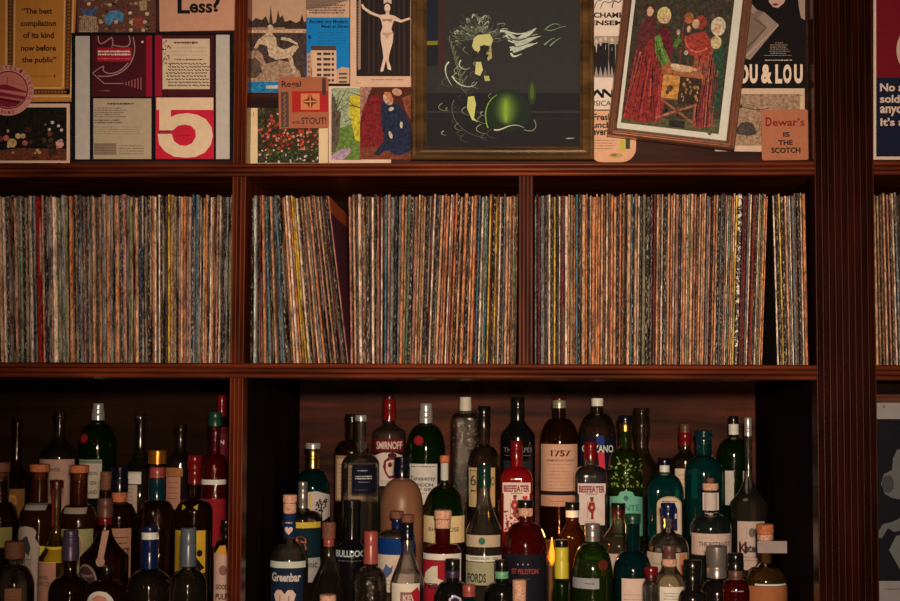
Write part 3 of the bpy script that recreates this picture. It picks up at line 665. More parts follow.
# ensemble poster
wp = (210, 176, 150)
d = card('poster', 'white concert poster with a photograph of men in suits between the frames', 'poster', R4(590, -14, 628, 109.5), .0475, wp)
d.curve([(594, 9), (598, -6), (600, 6), (604, -4)], .7, BK, True); d.curve([(600, 9), (606, -8), (607, 12), (616, -4)], .7, BK, True); d.curve([(612, 8), (615, -10), (617, 14), (624, -6)], 1, BK, True)
d.text('CHAMBER', 593.6, 634, 12.4, 17.8, BK, .035, True); d.text('ENSEMBLE', 590.6, 640, 20.4, 25.4, BK, .035, True)
d.rect(594.6, 36, 628, 77.6, (150, 124, 106))
for x in (596.4, 600.6, 605.4, 612, 619):
    h = random.uniform(-2, 2); d.ell(x, 40 + h, 1.5, 2.1, (196, 156, 130), True); d.poly([(x-3, 44+h), (x+3, 44+h), (x+3.2, 60+h), (x+2, 77), (x-.2, 66), (x-2, 77), (x-3.2, 60+h)], (34, 28, 28), True); d.poly([(x-.8, 43.4+h), (x+.8, 43.4+h), (x, 52+h)], (200, 170, 146))
d.poly([(594, 97), (594, 91.5), (597.6, 89), (602, 94), (602, 89.4), (605, 89), (611, 94.6), (611, 90), (618, 88.6), (618, 91), (613, 91.6), (613, 98), (611, 98), (604, 92.4), (604, 98), (601.4, 98), (597, 92.6)], BK); d.text('MUSICA', 584.6, 611, 100.6, 106, (60, 44, 40), .01); d.done()
# lunch fan card
pts = [(592, 110.6), (628, 110.6), (636, 128), (636, 148)] + [(636 - 14*(1-math.cos(t)) , 148 + 14*math.sin(t)) for t in (.3, .6, .9, 1.2, 1.5)] + [(610, 163.4), (598, 161.6), (592, 158)]
d = card('paper_plate_sign', 'peach rounded card with dark green lettering half behind the bronze frame', 'card', pts, .0465, (204, 142, 104))
gr = (32, 44, 34); d.text('Fresh', 593, 612, 113.6, 120.4, gr, .03, True); d.text('lunch', 590.6, 610.6, 121.6, 128, gr, .03, True); d.text('every', 592, 611, 130, 137.4, gr, .03)
d.scribble(594, 616, 139, 150, 4, (90, 70, 56), .6); d.ell(616, 155.4, 7, 2.4, (170, 130, 70)); d.ell(614, 155, 3, 1.3, (120, 96, 50)); d.rect(620, 140, 625, 151, (176, 150, 50)); d.rect(625.6, 138, 630, 149, (58, 62, 44)); d.done()
# black YOU & LOU poster
d = card('poster', 'black film poster with huge white letters and a woman holding a handbag', 'poster', R4(722, -14, 806, 90), .0475, (22, 18, 18), g=1)
d.poly([(768, -4), (777, -6), (786, -2), (784, 3), (778, 8), (773, 7), (769, 2)], (176, 132, 112)); d.ell(775.4, 4.4, 3, 1.2, (100, 40, 40)); d.poly([(797, -12), (805, -12), (805, 20), (801, 18), (799, 8)], (150, 118, 98), True)
d.poly([(745, 10), (752, 8), (764, 12), (779, 25), (766, 38), (750, 60), (744, 58)], (112, 86, 72)); d.poly([(764, 12), (779, 25), (750, 60), (744, 57), (767, 27), (758, 18)], (136, 106, 88)); d.line([(745, 50), (766, 28), (754, 18)], .8, (50, 36, 32)); d.line([(746, 56), (778, 26)], .5, (190, 156, 130)); d.poly([(747, 9), (752, 4), (757, 10), (753, 14)], (140, 110, 92))
for i, (a, b_) in enumerate(((775, 783), (770, 788), (770, 786), (770, 788), (769, 790), (770, 786), (764, 792))): d.scribble(a, b_, 42.4 + i*2.1, 43.4 + i*2.1, 1, (150, 120, 100), .6, .99)
d.scribble(765, 792, 59.4, 61.2, 1, (180, 146, 122), 1, .99)
wl = (214, 172, 142)
for t, a, b_ in (('Y', 724, 738), ('O', 738.4, 748.6), ('U', 749.6, 757.6), ('&', 761, 772), ('L', 775.2, 782), ('O', 783, 791.4), ('U', 794, 802.6)): d.text(t, a, b_, 64.4, 83.6, wl, .05, True)
d.done()
# mouse engraving
d = card('postcard', 'engraved mouse picture on cream card behind the scotch coaster', 'postcard', [(716, 88.4), (804.6, 88.4), (805, 152), (715, 151.2)], .0455, (190, 150, 118))
d.art = True
d.rect(718, 94, 800, 145.6, (146, 108, 82)); d.poly([(736, 130), (740, 123.6), (746, 121.4), (752, 123), (756, 130), (756.6, 134), (748, 136), (737, 134)], (66, 52, 46)); d.ell(742, 130.4, 3, 2.6, (88, 70, 60)); d.curve([(756, 132), (764, 130), (754, 118), (766, 122)], .7, (80, 62, 52), True)
d.curve([(738, 108), (744, 104), (748, 112), (760, 110), (770, 108)], 1, (74, 58, 50), True); d.curve([(746, 105), (754, 104), (760, 108), (757, 111)], .8, (80, 62, 52), True); d.poly([(783, 109), (787, 103), (789, 109)], (120, 94, 78), True); d.poly([(738, 106), (742, 104), (743, 107), (740, 109)], (70, 54, 46), True); d.scribble(796, 803, 94.6, 96, 1, (70, 50, 44), .8, .99); d.done()
# scotch coaster
d = card('coaster', 'square tan coaster with red script above three lines of black capitals', 'coaster', roundrect(0, 0, 46.4, 50.6, 2.2), .036, (158, 90, 60), .0018, rot=(761.4, 109.8, -.012))
dr = (120, 24, 32); d.text('D', 4, 10.2, 7.6, 16.6, dr, .03, True); d.text('ewar\u2019s', 11, 43, 8.6, 16.6, dr, .02, True)
d.text('IS', 21.4, 28, 22.6, 27.4, BK, .035, True); d.text('THE', 16.6, 31, 30.6, 35.6, BK, .035, True); d.text('SCOTCH', 9.4, 38.6, 38, 43.6, BK, .035); d.done()
# right hand red/navy poster
d = card('poster', 'red and navy poster with white warning text beyond the pilaster', 'poster', R4(873.5, -14, 950, 159.6), .046, (196, 160, 136))
d.rect(876.2, -14, 950, 77.6, (104, 16, 24), True); d.rect(876.2, 77.6, 950, 156.6, (22, 24, 38)); d.ell(910, 50, 13.5, 21, (186, 146, 122), n=36); d.ell(910, 50, 9, 15, (104, 16, 24), n=36)
for i, (t, e) in enumerate((('No alcohol', 928), ('sold to', 910), ('anyone.', 913), ("It's a law.", 924))): d.text(t, 880 + (.4 if i == 3 else 0), e + 4, 83.4 + i*11.5, 91.4 + i*11.5 + (1.6 if i == 2 else 0), (196, 158, 134), .03, True)
d.done()

# ------------------------------------------------------------------ framed pictures
def frame_ring(name, corners_in, corners_out, prof, Yb, org, tr, mat, par):
    """mitred moulding; prof = list of (t 0..1 from outer to inner, forward distance)"""
    bm = bmesh.new(); rings = []
    for t, f in prof:
        ring = []
        for (xo, yo), (xi, yi) in zip(corners_out, corners_in):
            x, y = tr(xo + (xi-xo)*t, yo + (yi-yo)*t); ring.append(bm.verts.new(W(x, y, Yb) - org + Vector((0, -f, 0))))
        rings.append(ring)
    for a, b_ in zip(rings, rings[1:]):
        for i in range(4): bm.faces.new((a[i], a[(i+1) % 4], b_[(i+1) % 4], b_[i]))
    return finish(bm, name, [mat], par, (0, 0, 0), False)
PROF = [(0, 0), (0, .012), (.06, .016), (.16, .0175), (.3, .0165), (.42, .013), (.55, .0115), (.68, .0125), (.8, .0115), (.9, .008), (1, .006), (1, 0)]
GILT = wood('X', (58, 36, 16), (104, 68, 34), rough=.25, spec=.9, name='gilt_frame')
BRZ = solid((168, 108, 80), .3, .8, name='bronze_frame')
CG = bpy.data.materials.new('picture_glass'); CG.use_nodes = True; _n = CG.node_tree; _n.nodes.clear()
_o, _t, _g, _f, _m = N(_n, 'ShaderNodeOutputMaterial'), N(_n, 'ShaderNodeBsdfTransparent'), N(_n, 'ShaderNodeBsdfGlossy'), N(_n, 'ShaderNodeFresnel'), N(_n, 'ShaderNodeMixShader')
_f.inputs['IOR'].default_value = 1.3; _g.inputs['Roughness'].default_value = .05
_n.links.new(_f.outputs[0], _m.inputs[0]); _n.links.new(_t.outputs[0], _m.inputs[1]); _n.links.new(_g.outputs[0], _m.inputs[2]); _n.links.new(_m.outputs[0], _o.inputs['Surface'])
def glasspane(par, x0, y0, x1, y1, Y, tr=lambda x, y: (x, y)):
    bm = bmesh.new(); c = [W(*tr(x, y), Y) - par.location for x, y in R4(x0, y0, x1, y1)]
    a = [bm.verts.new(p) for p in c]; b2_ = [bm.verts.new(p + Vector((0, .0016, 0))) for p in c]
    bm.faces.new(a); bm.faces.new(b2_[::-1])
    for i in range(4): bm.faces.new((a[i], b2_[i], b2_[(i+1) % 4], a[(i+1) % 4]))
    return finish(bm, 'glass_pane', [CG], par, (0, 0, 0))
Yf = .030
idt = lambda x, y: (x, y)
root = empty('framed_picture', W(502, 161, Yf), 'large golden framed dark painting of a windswept pale green figure', 'picture')
co = R4(411.5, -22, 594, 160.6); ci = R4(426.5, -10, 580, 147)
frame_ring('frame', ci, co, PROF, Yf, root.location, idt, GILT, root)
d = card('painting', None, None, R4(424, -16, 582, 150), Yf + .004, (50, 45, 42), .002)
for x0_, x1_, c in ((427, 438, (32, 34, 44)), (438, 446, (62, 40, 36))): d.rect(x0_, -10, x1_, 66 if x0_ < 430 else 70, c, True)
d.rect(427, 40, 438, 53, (120, 104, 30)); d.poly([(427, 44), (430, 40), (434, 45), (438, 42), (438, 66), (427, 66)], (34, 32, 32)); d.rect(427, 41, 437.6, 45, (120, 104, 30))
d.rect(427, 93, 580, 147, (36, 33, 33)); d.rect(427, 111, 580, 113, (52, 48, 46), True); d.rect(427, 118, 580, 119.4, (42, 38, 38))  # horizontal bands paint the room's reflection in the glass
hr = (112, 112, 90); hl = (150, 156, 126); pl = (186, 190, 150); gy = (150, 152, 126); fc = (186, 170, 106)
for i in range(26):
    a = -2.9 + i*.115; x = 480 + 6*math.cos(a); y = 42 + 10*math.sin(a) ; L1 = random.uniform(12, 30)
    x2 = x + L1*math.cos(a - .3); y2 = y + .8*L1*math.sin(a - .3)
    d.curve([(x, y), (x + 8*math.cos(a), y + 8*math.sin(a)), (x2 + random.uniform(-5, 5), y2 + 5), (x2, max(13, y2))], random.uniform(.5, 1.2), random.choice([hr, gy, (84, 84, 70), (96, 90, 74)]), True, .15, 8)
for i in range(9): d.curve([(450 + i*2.2, 36 + i*5), (446 + i, 42 + i*6), (458 + i, 48 + i*5), (455 + i*1.5, 56 + i*5)], .9, (110, 116, 88), True, .2, 7)
d.up()
for i in range(60):
    t = random.random(); a0 = -3.3 + 2.9*t; x = 479 + 24*math.cos(a0)*random.uniform(.5, 1.2); y = 44 + 30*math.sin(a0)*random.uniform(.45, .95)
    s_ = random.uniform(3, 7); a1 = a0 + random.uniform(-.6, .6)
    d.curve([(x, y), (x + s_*math.cos(a1), y + s_*math.sin(a1)), (x + s_*math.cos(a1) + s_*.8, y + s_*math.sin(a1) + 1), (x + s_*.6, y + s_*math.sin(a1) + 4)], random.uniform(.6, 1.5), random.choice([(140, 148, 112), (96, 100, 76), (176, 176, 136), (70, 72, 58), (120, 124, 96)]), True, .2, 7)
for i in range(34):
    x = random.uniform(442, 492); y = random.uniform(60, 136); s_ = random.uniform(3, 9)
    d.curve([(x, y), (x - s_, y + s_*.5), (x - s_*.5, y + s_), (x + s_*.6, y + s_*1.1)], random.uniform(.4, 1.1), random.choice([(84, 82, 62), (120, 122, 84), (66, 62, 50), (150, 146, 104)]), True, .2, 7)
d.up()
for p, ww in (([(500, 31), (510, 30), (516, 40), (536, 28)], 2.6), ([(506, 35), (514, 42), (522, 38), (538, 34)], 3), ([(508, 40), (516, 46), (526, 42), (541, 36)], 1.6), ([(510, 50), (516, 50), (526, 50), (538, 42)], 1.4), ([(511, 53), (513, 60), (519, 54), (522, 54)], 2.4), ([(545, 30), (550, 24), (556, 22), (561, 26)], 1), ([(544, 45), (548, 42), (550, 39), (555, 38)], 1.6), ([(550, 46), (554, 42), (556, 40), (561, 38)], 1.4), ([(547, 30), (552, 32), (556, 28), (566, 26)], .8), ([(449, 62), (441, 68), (448, 80), (452, 86)], 1.6), ([(452, 76), (458, 88), (474, 90), (477, 82)], 1.4), ([(461, 60), (456, 66), (463, 72), (470, 68)], 1.2)): d.curve(p, ww, pl if p[0][0] < 530 else (120, 140, 96), True, .3, 10)
d.poly([(503, 31), (510, 33), (517, 38), (524, 33), (537, 28), (528, 38), (540, 36), (526, 44), (538, 43), (522, 50), (514, 53), (509, 47), (516, 46), (512, 40)], (176, 172, 150)); d.curve([(508, 36), (516, 44), (526, 40), (536, 32)], 1.2, (64, 58, 52)); d.curve([(514, 47), (520, 47), (528, 44), (534, 40)], .8, (70, 64, 56))
d.poly([(474, 38), (478, 35), (490, 34), (493, 40), (491, 46), (483, 45), (480, 50), (477, 54), (474, 50), (472, 46)], fc); d.poly([(480, 46), (489, 46), (491, 52), (486, 60), (480, 56)], (44, 38, 34), True); d.poly([(486, 46), (491, 45), (492, 58), (488, 61), (486, 54)], (168, 148, 88)); d.poly([(473, 50), (478, 52), (474, 60), (472, 58)], (44, 38, 34))
d.poly([(476, 62), (481, 62), (483, 70), (480, 76), (475, 74)], (196, 180, 112), True); d.poly([(484, 76), (489, 76), (490, 81), (485, 81)], (170, 160, 90), True)
d.poly([(468, 97), (474, 96), (476, 104), (474, 118), (478, 122), (472, 120), (467, 108)], (190, 178, 96))
d.ell(508, 112, 23, 20, (36, 42, 32), n=36)
d.curve([(488, 128), (480, 108), (492, 90), (512, 92)], 1.2, (120, 160, 50), True, .4, 14)
for k_ in range(9):
    t = k_/8; d.ell(507 - t*1.2, 108 + t*3, 15*(1-t) + 1.6, 19*(1-t*.45), (int(36 + 94*t**1.6), int(44 + 104*t**1.5), int(30 + 18*t)), n=20)
d.ell(532, 93, 4, 12, (50, 58, 32)); d.ell(532, 92, 2, 8, (74, 86, 40))
d.curve([(494, 130), (504, 132), (510, 120), (524, 128)], 1.6, (190, 180, 140), True, .3, 12); d.curve([(454, 100), (446, 116), (462, 136), (486, 138)], .8, (96, 90, 76), True, .3, 14); d.curve([(524, 130), (536, 134), (538, 126), (534, 120)], .9, (120, 116, 96), True); d.scribble(566, 574, 137, 140, 1, (160, 156, 140), .9, .99)
d.done(root); glasspane(root, 425, -14, 581.5, 148.5, Yf - .004)
# tilted bronze frame
TA = .1175; trr = lambda x, y, ox=606.6, oy=136.4: (ox + x*math.cos(TA) - y*math.sin(TA)*1.0 , oy + x*math.sin(TA) + y*math.cos(TA))
root = empty('framed_picture', W(*trr(64, 0), Yf), 'tilted bronze framed print of robed figures around a golden chest', 'picture')
co = R4(0, -176, 128, 0); ci = R4(9, -167, 119, -9)
frame_ring('frame', ci, co, PROF, Yf, root.location, trr, BRZ, root)
d = card('painting', None, None, R4(6, -170, 122, -6), Yf + .004, (200, 182, 168), .002, rot=(606.6, 136.4, TA))
d.art = True
d.rect(12.6, -164, 111, -15.4, (58, 48, 36))
for i in range(60): d.ell(random.uniform(14, 110), random.uniform(-150, -16), random.uniform(1, 3.4), random.uniform(2, 6), random.choice([(70, 58, 40), (48, 42, 34), (84, 62, 44), (62, 38, 32)]), True, 7)
d.up(); d.poly([(12.6, -15.4), (12.6, -28), (60, -24), (111, -30), (111, -15.4)], (82, 74, 48))
skin = (196, 136, 102)
robe = lambda pts, c: d.poly(pts, c)
robe([(12.6, -24), (16, -70), (20, -112), (28, -128), (36, -120), (38, -80), (34, -22)], (84, 36, 34)); robe([(14, -20), (22, -60), (30, -100), (42, -112), (52, -96), (54, -60), (52, -22), (36, -18)], (128, 38, 36)); robe([(34, -102), (42, -116), (50, -112), (56, -96), (54, -80), (46, -76), (38, -86)], (92, 26, 36))
robe([(36, -104), (41, -108), (46, -96), (58, -76), (55, -72), (46, -76), (38, -90)], (82, 108, 44)); robe([(60, -110), (63, -104), (58, -94), (55, -98)], (74, 98, 42))
robe([(78, -104), (88, -112), (96, -106), (100, -80), (104, -22), (84, -18), (82, -50), (78, -82)], (136, 70, 52)); robe([(66, -108), (74, -112), (86, -116), (94, -100), (90, -86), (76, -90), (68, -94)], (150, 52, 40)); robe([(94, -112), (102, -114), (108, -98), (108, -40), (100, -34), (98, -80)], (40, 62, 44)); robe([(86, -60), (96, -64), (100, -22), (88, -18)], (120, 40, 44))
for i in range(70):
    x = random.choice([random.uniform(16, 52), random.uniform(82, 104)]); y = random.uniform(-96, -40)
    d.line([(x + (30-x)*.25 if x < 60 else x, y), (x + random.uniform(-2, 2), y + random.uniform(14, 34) if y < -60 else -20)], random.uniform(.5, 1.6), random.choice([(60, 20, 22), (150, 54, 44), (108, 34, 34), (170, 80, 60), (44, 22, 22)]), True, .3)
d.up()
d.curve([(41, -102), (44, -92), (50, -82), (57, -74)], 1, (120, 140, 70), True); d.curve([(38, -100), (41, -88), (48, -78), (54, -73)], .8, (50, 70, 28), True)
d.curve([(66, -106), (70, -94), (80, -90), (90, -100)], 1.2, (206, 100, 70), True); d.curve([(70, -110), (78, -104), (88, -106), (92, -98)], .8, (96, 28, 26), True)
for i in range(5): d.line([(20 + i*7, -90 + i*3), (15 + i*8, -20)], .8, (90, 24, 28) if i % 2 else (164, 58, 48), True)
for i in range(4): d.line([(84 + i*5, -80), (85 + i*5.6, -20)], .8, (104, 50, 42) if i % 2 else (166, 98, 70), True)
d.up()
for x, y, rx, ry, c in ((28, -131, 5.6, 6.4, (60, 34, 28)), (28.6, -129, 3.4, 5, skin), (43, -127, 7, 8.4, (200, 164, 100)), (45.6, -123.4, 3.4, 4.6, skin), (80, -124, 6, 7, (136, 52, 40)), (75.4, -122, 3.6, 5, skin), (98, -122, 7.4, 9.6, (206, 170, 130)), (97.4, -119.6, 3.4, 5, skin), (97.6, -106, 5.4, 6.6, (206, 150, 106)), (69, -116, 2, 3.4, skin), (59, -112, 1.8, 3, skin), (68, -127, 4.6, 5.6, (150, 84, 46))): d.ell(x, y, rx, ry, c)
d.line([(63.4, -130), (63.8, -84)], 1, (120, 46, 40))
d.poly([(46, -74), (52, -81), (82, -79), (90, -70), (88, -66), (48, -70)], (150, 84, 52)); d.ell(68, -76, 12, 3.2, (196, 144, 104)); d.ell(60, -78, 5, 2, (214, 168, 124)); d.ell(77, -76.4, 5, 1.8, (190, 130, 90))
d.rect(49, -70, 66, -44, (178, 116, 56)); d.rect(66, -69, 88, -42, (52, 36, 28)); d.rect(49, -70, 88, -68, (140, 80, 48), True); d.rect(49, -45, 66, -43.4, (132, 76, 46))
d.ell(57, -55, 3, 3.4, (90, 56, 30), True); d.ell(55, -51, 1.8, 2.2, (70, 40, 26), True)
for i in range(20): d.ell(random.uniform(68, 86), random.uniform(-66, -44), random.uniform(.8, 1.6), random.uniform(1, 2.2), (150, 100, 60), True, 7)
d.up(); d.line([(50, -43), (86, -22)], 2.4, (138, 76, 52)); d.line([(86, -42), (46, -24)], 2.4, (150, 84, 58)); d.ell(67, -34, 2.2, 3.4, (110, 60, 44)); d.ell(69, -92, 2.2, 2.2, (170, 160, 130), True); d.rect(60, -24, 76, -17, (40, 34, 28))
d.done(root); glasspane(root, 8, -168, 120, -8, Yf - .003, trr)
# picture in the lower right compartment
Yl = .10
root = empty('framed_picture', W(905, 640, Yl), 'wood framed grey sculpture photograph in the compartment beyond the pilaster', 'picture')
frame_ring('frame', R4(874, 402.5, 948, 632), R4(868, 394, 956, 640), PROF, Yl, root.location, idt, wood('X', (66, 34, 20), (104, 56, 34), name='brown_frame'), root)
d = card('photograph', None, None, R4(872, 400, 950, 634), Yl + .003, (132, 114, 104), .002)
d.rect(876, 419, 950, 581, (20, 18, 22)); gs = (88, 80, 74)
d.poly([(893, 458), (897, 450), (906, 448), (912, 470), (904, 500), (892, 498), (885, 494), (881, 484), (884, 474), (892, 470)], gs); d.ell(888, 484, 6, 9, (58, 54, 54)); d.poly([(879, 530), (883, 524), (892, 522), (902, 517), (912, 520), (904, 530), (894, 532), (888, 528), (882, 538), (878, 538)], gs, True); d.poly([(889, 550), (896, 536), (912, 532), (912, 575), (904, 576), (898, 566)], (96, 88, 80), True); d.up(); d.ell(884, 406.6, 1.4, 1, (90, 72, 64)); d.scribble(884, 900, 588, 590, 1, (60, 48, 44), .8, .99)
d.done(root)
# ------------------------------------------------------------------ bottles
GL = {'clear': (.96, .97, .96), 'green': (.22, .42, .14), 'dkgreen': (.05, .17, .04), 'olive': (.05, .07, .02), 'teal': (.05, .48, .5), 'dkteal': (.015, .12, .14), 'bluegrey': (.36, .5, .54),
      'amber': (.5, .2, .05), 'dkamber': (.30, .13, .05), 'brown': (.26, .11, .06), 'red': (.60, .02, .02), 'dkred': (.26, .03, .02), 'smoke': (.66, .6, .54), 'pale': (.85, .80, .66), 'pink': (.9, .35, .3), 'lime': (.50, .70, .18), 'straw': (.72, .55, .25)}
SPEC = {'opaque_black': solid((14, 11, 10), .1), 'opaque_clay': solid((116, 70, 46), .4, name='glazed_clay'), 'opaque_dark': solid((20, 13, 11), .12)}
BODY = {'clear': ((.6, .56, .5), .02), 'green': ((.13, .26, .05), .05), 'dkgreen': ((.03, .12, .015), .07), 'teal': ((.01, .22, .25), .09), 'dkteal': ((.005, .1, .12), .12), 'bluegrey': ((.2, .28, .3), .04),
    'amber': ((.34, .1, .02), .06), 'dkamber': ((.16, .06, .02), .05), 'brown': ((.12, .05, .03), .06), 'red': ((.5, .015, .02), .38), 'dkred': ((.3, .015, .015), .12), 'smoke': ((.4, .34, .28), .015), 'pale': ((.6, .52, .4), .03), 'straw': ((.4, .22, .08), .06)}
M_ = {'silver': solid((186, 166, 146), .25, .6, name='metal_cap'), 'steel': solid((134, 112, 98), .3, .6, name='metal_cap'), 'black': solid((16, 13, 12), .2), 'red': solid((98, 10, 14), .2), 'dkred': solid((62, 10, 10), .3),
      'white': solid((206, 190, 170), .4), 'bone': solid((190, 168, 142), .5), 'cork': cork((184, 112, 74)), 'dkcork': cork((112, 62, 40)), 'peach': cork((206, 142, 108)), 'orange': cork((190, 98, 56)), 'gold': solid((190, 140, 66), .25, 1.0, name='metal_cap'), 'copper': solid((226, 130, 44), .2, .85, name='metal_cap'),
      'navy': solid((11, 11, 20), .18), 'blue': solid((13, 24, 54), .2), 'green': solid((12, 38, 28), .2), 'dkgreen': solid((18, 48, 36), .3), 'mint': solid((98, 140, 96), .4), 'purple': solid((48, 28, 52), .4), 'yellow': solid((176, 148, 34), .4), 'salmon': solid((140, 56, 46), .3), 'grey': solid((74, 74, 74), .3), 'teal': solid((10, 34, 38), .15), 'brown': solid((86, 48, 36), .4), 'foil': solid((150, 138, 104), .35, .5, name='foil'), 'dkpurple': solid((70, 52, 66), .35, .3)}
CN = {'cork': 'cork', 'dkcork': 'cork', 'peach': 'cork', 'orange': 'cork'}
STOCK = []
def stepz(Y):
    for (a, b_), z in zip(STEP, SZ):
        if a <= Y < b_: return z
def bottle(x, top, w, Y, desc, g='clear', nk=(11, 30), sh=48, shape='round', caps=(), labels=(), fill=None, emb=0, name='liquor_bottle', neckshape=None, lip=True):
    """x, top, widths: as seen in the photograph at depth Y; nk = (neck width, neck bottom below top); sh = where the shoulder meets the body; caps = (y0, y1, width, kind); labels = functions or tuples"""
    s = mpp(Y); zb = stepz(Y) + .0006; P = W(x, top, Y); X = P.x; ztop = P.z - zb; H = ztop
    zz = lambda py: W(x, py, Y).z - zb
    sq = shape in ('square', 'flat')
    r = w * s / 2; rn = nk[0] * s / 2; zs = zz(top + sh); zn = zz(top + nk[1])
    root = empty(name, (X, Y, zb), desc, 'bottle', 'bottles in the %s compartment' % ('left' if x < 240 else 'middle'))
    # profile (radius, z, squareness)
    q = 5.0 if sq else 2.0
    prof = [(0, .004, 2), (r*.6, .003, q), (r*.9, .0, q), (r*.975, .002, q), (r, .006, q), (r, zs*.5, q), (r, zs - .002, q)]
    K = 9
    for i in range(1, K+1):
        t = i / K
        if shape in ('round', 'square'): rr = rn + (r-rn)*(math.cos(t*PI/2)**.9 if t < 1 else 0); z = zs + (zn-zs)*(math.sin(t*PI/2)**1.15)
        elif shape == 's': rr = rn + (r-rn)*(.5+.5*math.cos(PI*t)); z = zs + (zn-zs)*t
        elif shape == 'bell': rr = rn + (r-rn)*((1-t)**2.1*.8 + (1-t)*.2); z = zs + (zn-zs)*t
        else: rr = rn + (r-rn)*(1-t); z = zs + (zn-zs)*t       # cone
        prof.append((rr, z, q + (2-q)*t))
    top_kind = caps[0][3] if caps else None
    gt = ztop if not caps else (zz(caps[0][1]) + .001 if top_kind in CN or top_kind in ('bone', 'white') else ztop - .003)
    gt = max(gt, zn + .004)
    if neckshape == 'bulge':
        for t in (.25, .5, .75): prof.append((rn*(1 + .35*math.sin(PI*t)), zn + (gt-zn)*t, 2))
    if caps and top_kind not in CN and top_kind not in ('bone', 'white'):
        zc = max(zn + .001, min(zz(c[1]) for c in caps)); ri = min(rn, .41 * min(c[2] for c in caps) * s)
        if zc < gt - .004: prof += [(rn, zc, 2), (ri, zc + .001, 2)]; rn = ri
    if lip and not caps: prof += [(rn, gt-.016, 2), (rn*1.22, gt-.014, 2), (rn*1.22, gt-.003, 2), (rn*1.1, gt, 2), (rn*.6, gt, 2), (rn*.55, gt-.004, 2)]
    else: prof += [(rn, gt-.001, 2), (rn*.9, gt, 2)]
    opaque = g.startswith('opaque')
    SEG = 40
    def xs(rad, q_, th):
        c, s_ = math.cos(th), math.sin(th)
        if q_ <= 2.01: return rad*c, rad*s_
        k = (abs(c)**q_ + abs(s_)**q_) ** (-1/q_); return rad*c*k, rad*s_*k
    bm = bmesh.new()
    def lathe(pr, flip=False):
        rings = []
        for rad, z, q_ in pr:
            if rad < 1e-6: rings.append([bm.verts.new((0, 0, z))]); continue
            rings.append([bm.verts.new(xs(rad, q_, 2*PI*i/SEG) + (z,)) for i in range(SEG)])
        for a, b_ in zip(rings, rings[1:]):
            for i in range(SEG):
                j = (i+1) % SEG
                if len(a) == 1: f = [a[0], b_[j], b_[i]]
                elif len(b_) == 1: f = [a[i], a[j], b_[0]]
                else: f = [a[i], a[j], b_[j], b_[i]]
                bm.faces.new(f[::-1] if flip else f)
        if len(rings[-1]) > 1: bm.faces.new(rings[-1][::-1] if flip else rings[-1])
        if len(rings[0]) > 1: bm.faces.new(rings[0] if flip else rings[0][::-1])
    lathe(prof)
    def rad(z):
        for (r0, z0, q0), (r1, z1, q1) in zip(prof[3:], prof[4:]):
            if z0 <= z <= z1 and z1 > z0: t = (z-z0)/(z1-z0); return r0 + (r1-r0)*t, q0 + (q1-q0)*t
        return (r, q) if z < zs else (rn, 2.0)
    if not opaque:
        # air space above the drink, walls 2.2 mm
        zf = zz(fill) if fill else (zs + (zn-zs)*.55)
        zf = min(zf, gt - .012); wall = .0022
        cav = [(0, zf, 2)]; zl = [zf + (gt - .004 - zf)*t/8 for t in range(9)]
        for z in zl:
            rr, q_ = rad(z); cav.append((max(.0022, min(rr, rn*1.0 if z > zn else rr) - wall), z, q_))
        cav.append((0, gt - .0035, 2)); lathe(cav, True)
    mat = SPEC[g] if opaque else glass(GL[g], emb=emb, body=BODY[g][0], bf=BODY[g][1])
    me_o = finish(bm, 'bottle_body' if opaque else 'glass_body', [mat], root, (0, 0, 0), True, recalc=False)
    # closures
    for ci_, (y0, y1, cw, kind) in enumerate(caps):
        z1, z0 = zz(y0), zz(y1); rc = cw*s/2; bm = bmesh.new()
        if z0 < z1 - .001:
            ch = min(.0015, (z1-z0)*.25); inner = 0
            if kind in CN: pr = [(rc*.86, z0, 2), (rc*.97, z0 + ch, 2), (rc, (z0+z1)/2, 2), (rc, z1-ch, 2), (rc*.9, z1, 2)]
            elif z1 - z0 > .03 and kind not in ('silver', 'steel'): pr = [(rc*1.03, z0, 2), (rc*1.04, z0 + (z1-z0)*.5, 2), (rc*.97, z0 + (z1-z0)*.55, 2), (rc, z0 + (z1-z0)*.6, 2), (rc, z1-ch, 2), (rc*.92, z1, 2)]
            else: pr = [(rc, z0, 2), (rc, z0 + (z1-z0)*.28, 2), (rc*.94, z0 + (z1-z0)*.31, 2), (rc*.94, z0 + (z1-z0)*.36, 2), (rc, z0 + (z1-z0)*.4, 2), (rc, z1-ch, 2), (rc*.93, z1, 2)]
            lathe(pr)
            nm = CN.get(kind, 'cap' if ci_ == 0 else 'neck_band')
            finish(bm, nm, [M_[kind]], root, (0, 0, 0), True, recalc=False)
        else: bm.free()
    # labels
    def surf(dx, z, l):
        rr, q_ = rad(z); rr += .0004 + l
        dx = max(-rr*.985, min(rr*.985, dx))
        if q_ <= 2.05: return -math.sqrt(max(0, rr*rr - dx*dx))
        return -((max(0, rr**q_ - abs(dx)**q_)) ** (1/q_))
    mp = lambda px, py, l: Vector(((px - x)*s, surf((px - x)*s, zz(py), l), zz(py)))
    for lab in labels:
        kind, fn = lab if isinstance(lab, tuple) else ('label', lab)
        d_ = Decor(mp, step=.00022, curved=True); fn(d_)
        o_ = finish(d_.bm, kind, d_.mats, root, (0, 0, 0), False, recalc=False)
        for p in o_.data.polygons: pass
    STOCK.append((root, x, w, Y))
    return root
def lab(x0, y0, x1, y1, c, extra=None, kind='label'):
    def fn(d):
        d.rect(x0, y0, x1, y1, c, nx=14, ny=4)
        if extra: extra(d)
    return (kind, fn)
pc = (206, 166, 132); pk = (190, 138, 112); DKI = (44, 30, 28)
def lines(x0, x1, y0, y1, n, c=(96, 66, 54), w=.5): return lambda d: d.scribble(x0, x1, y0, y1, n, c, w, .8)
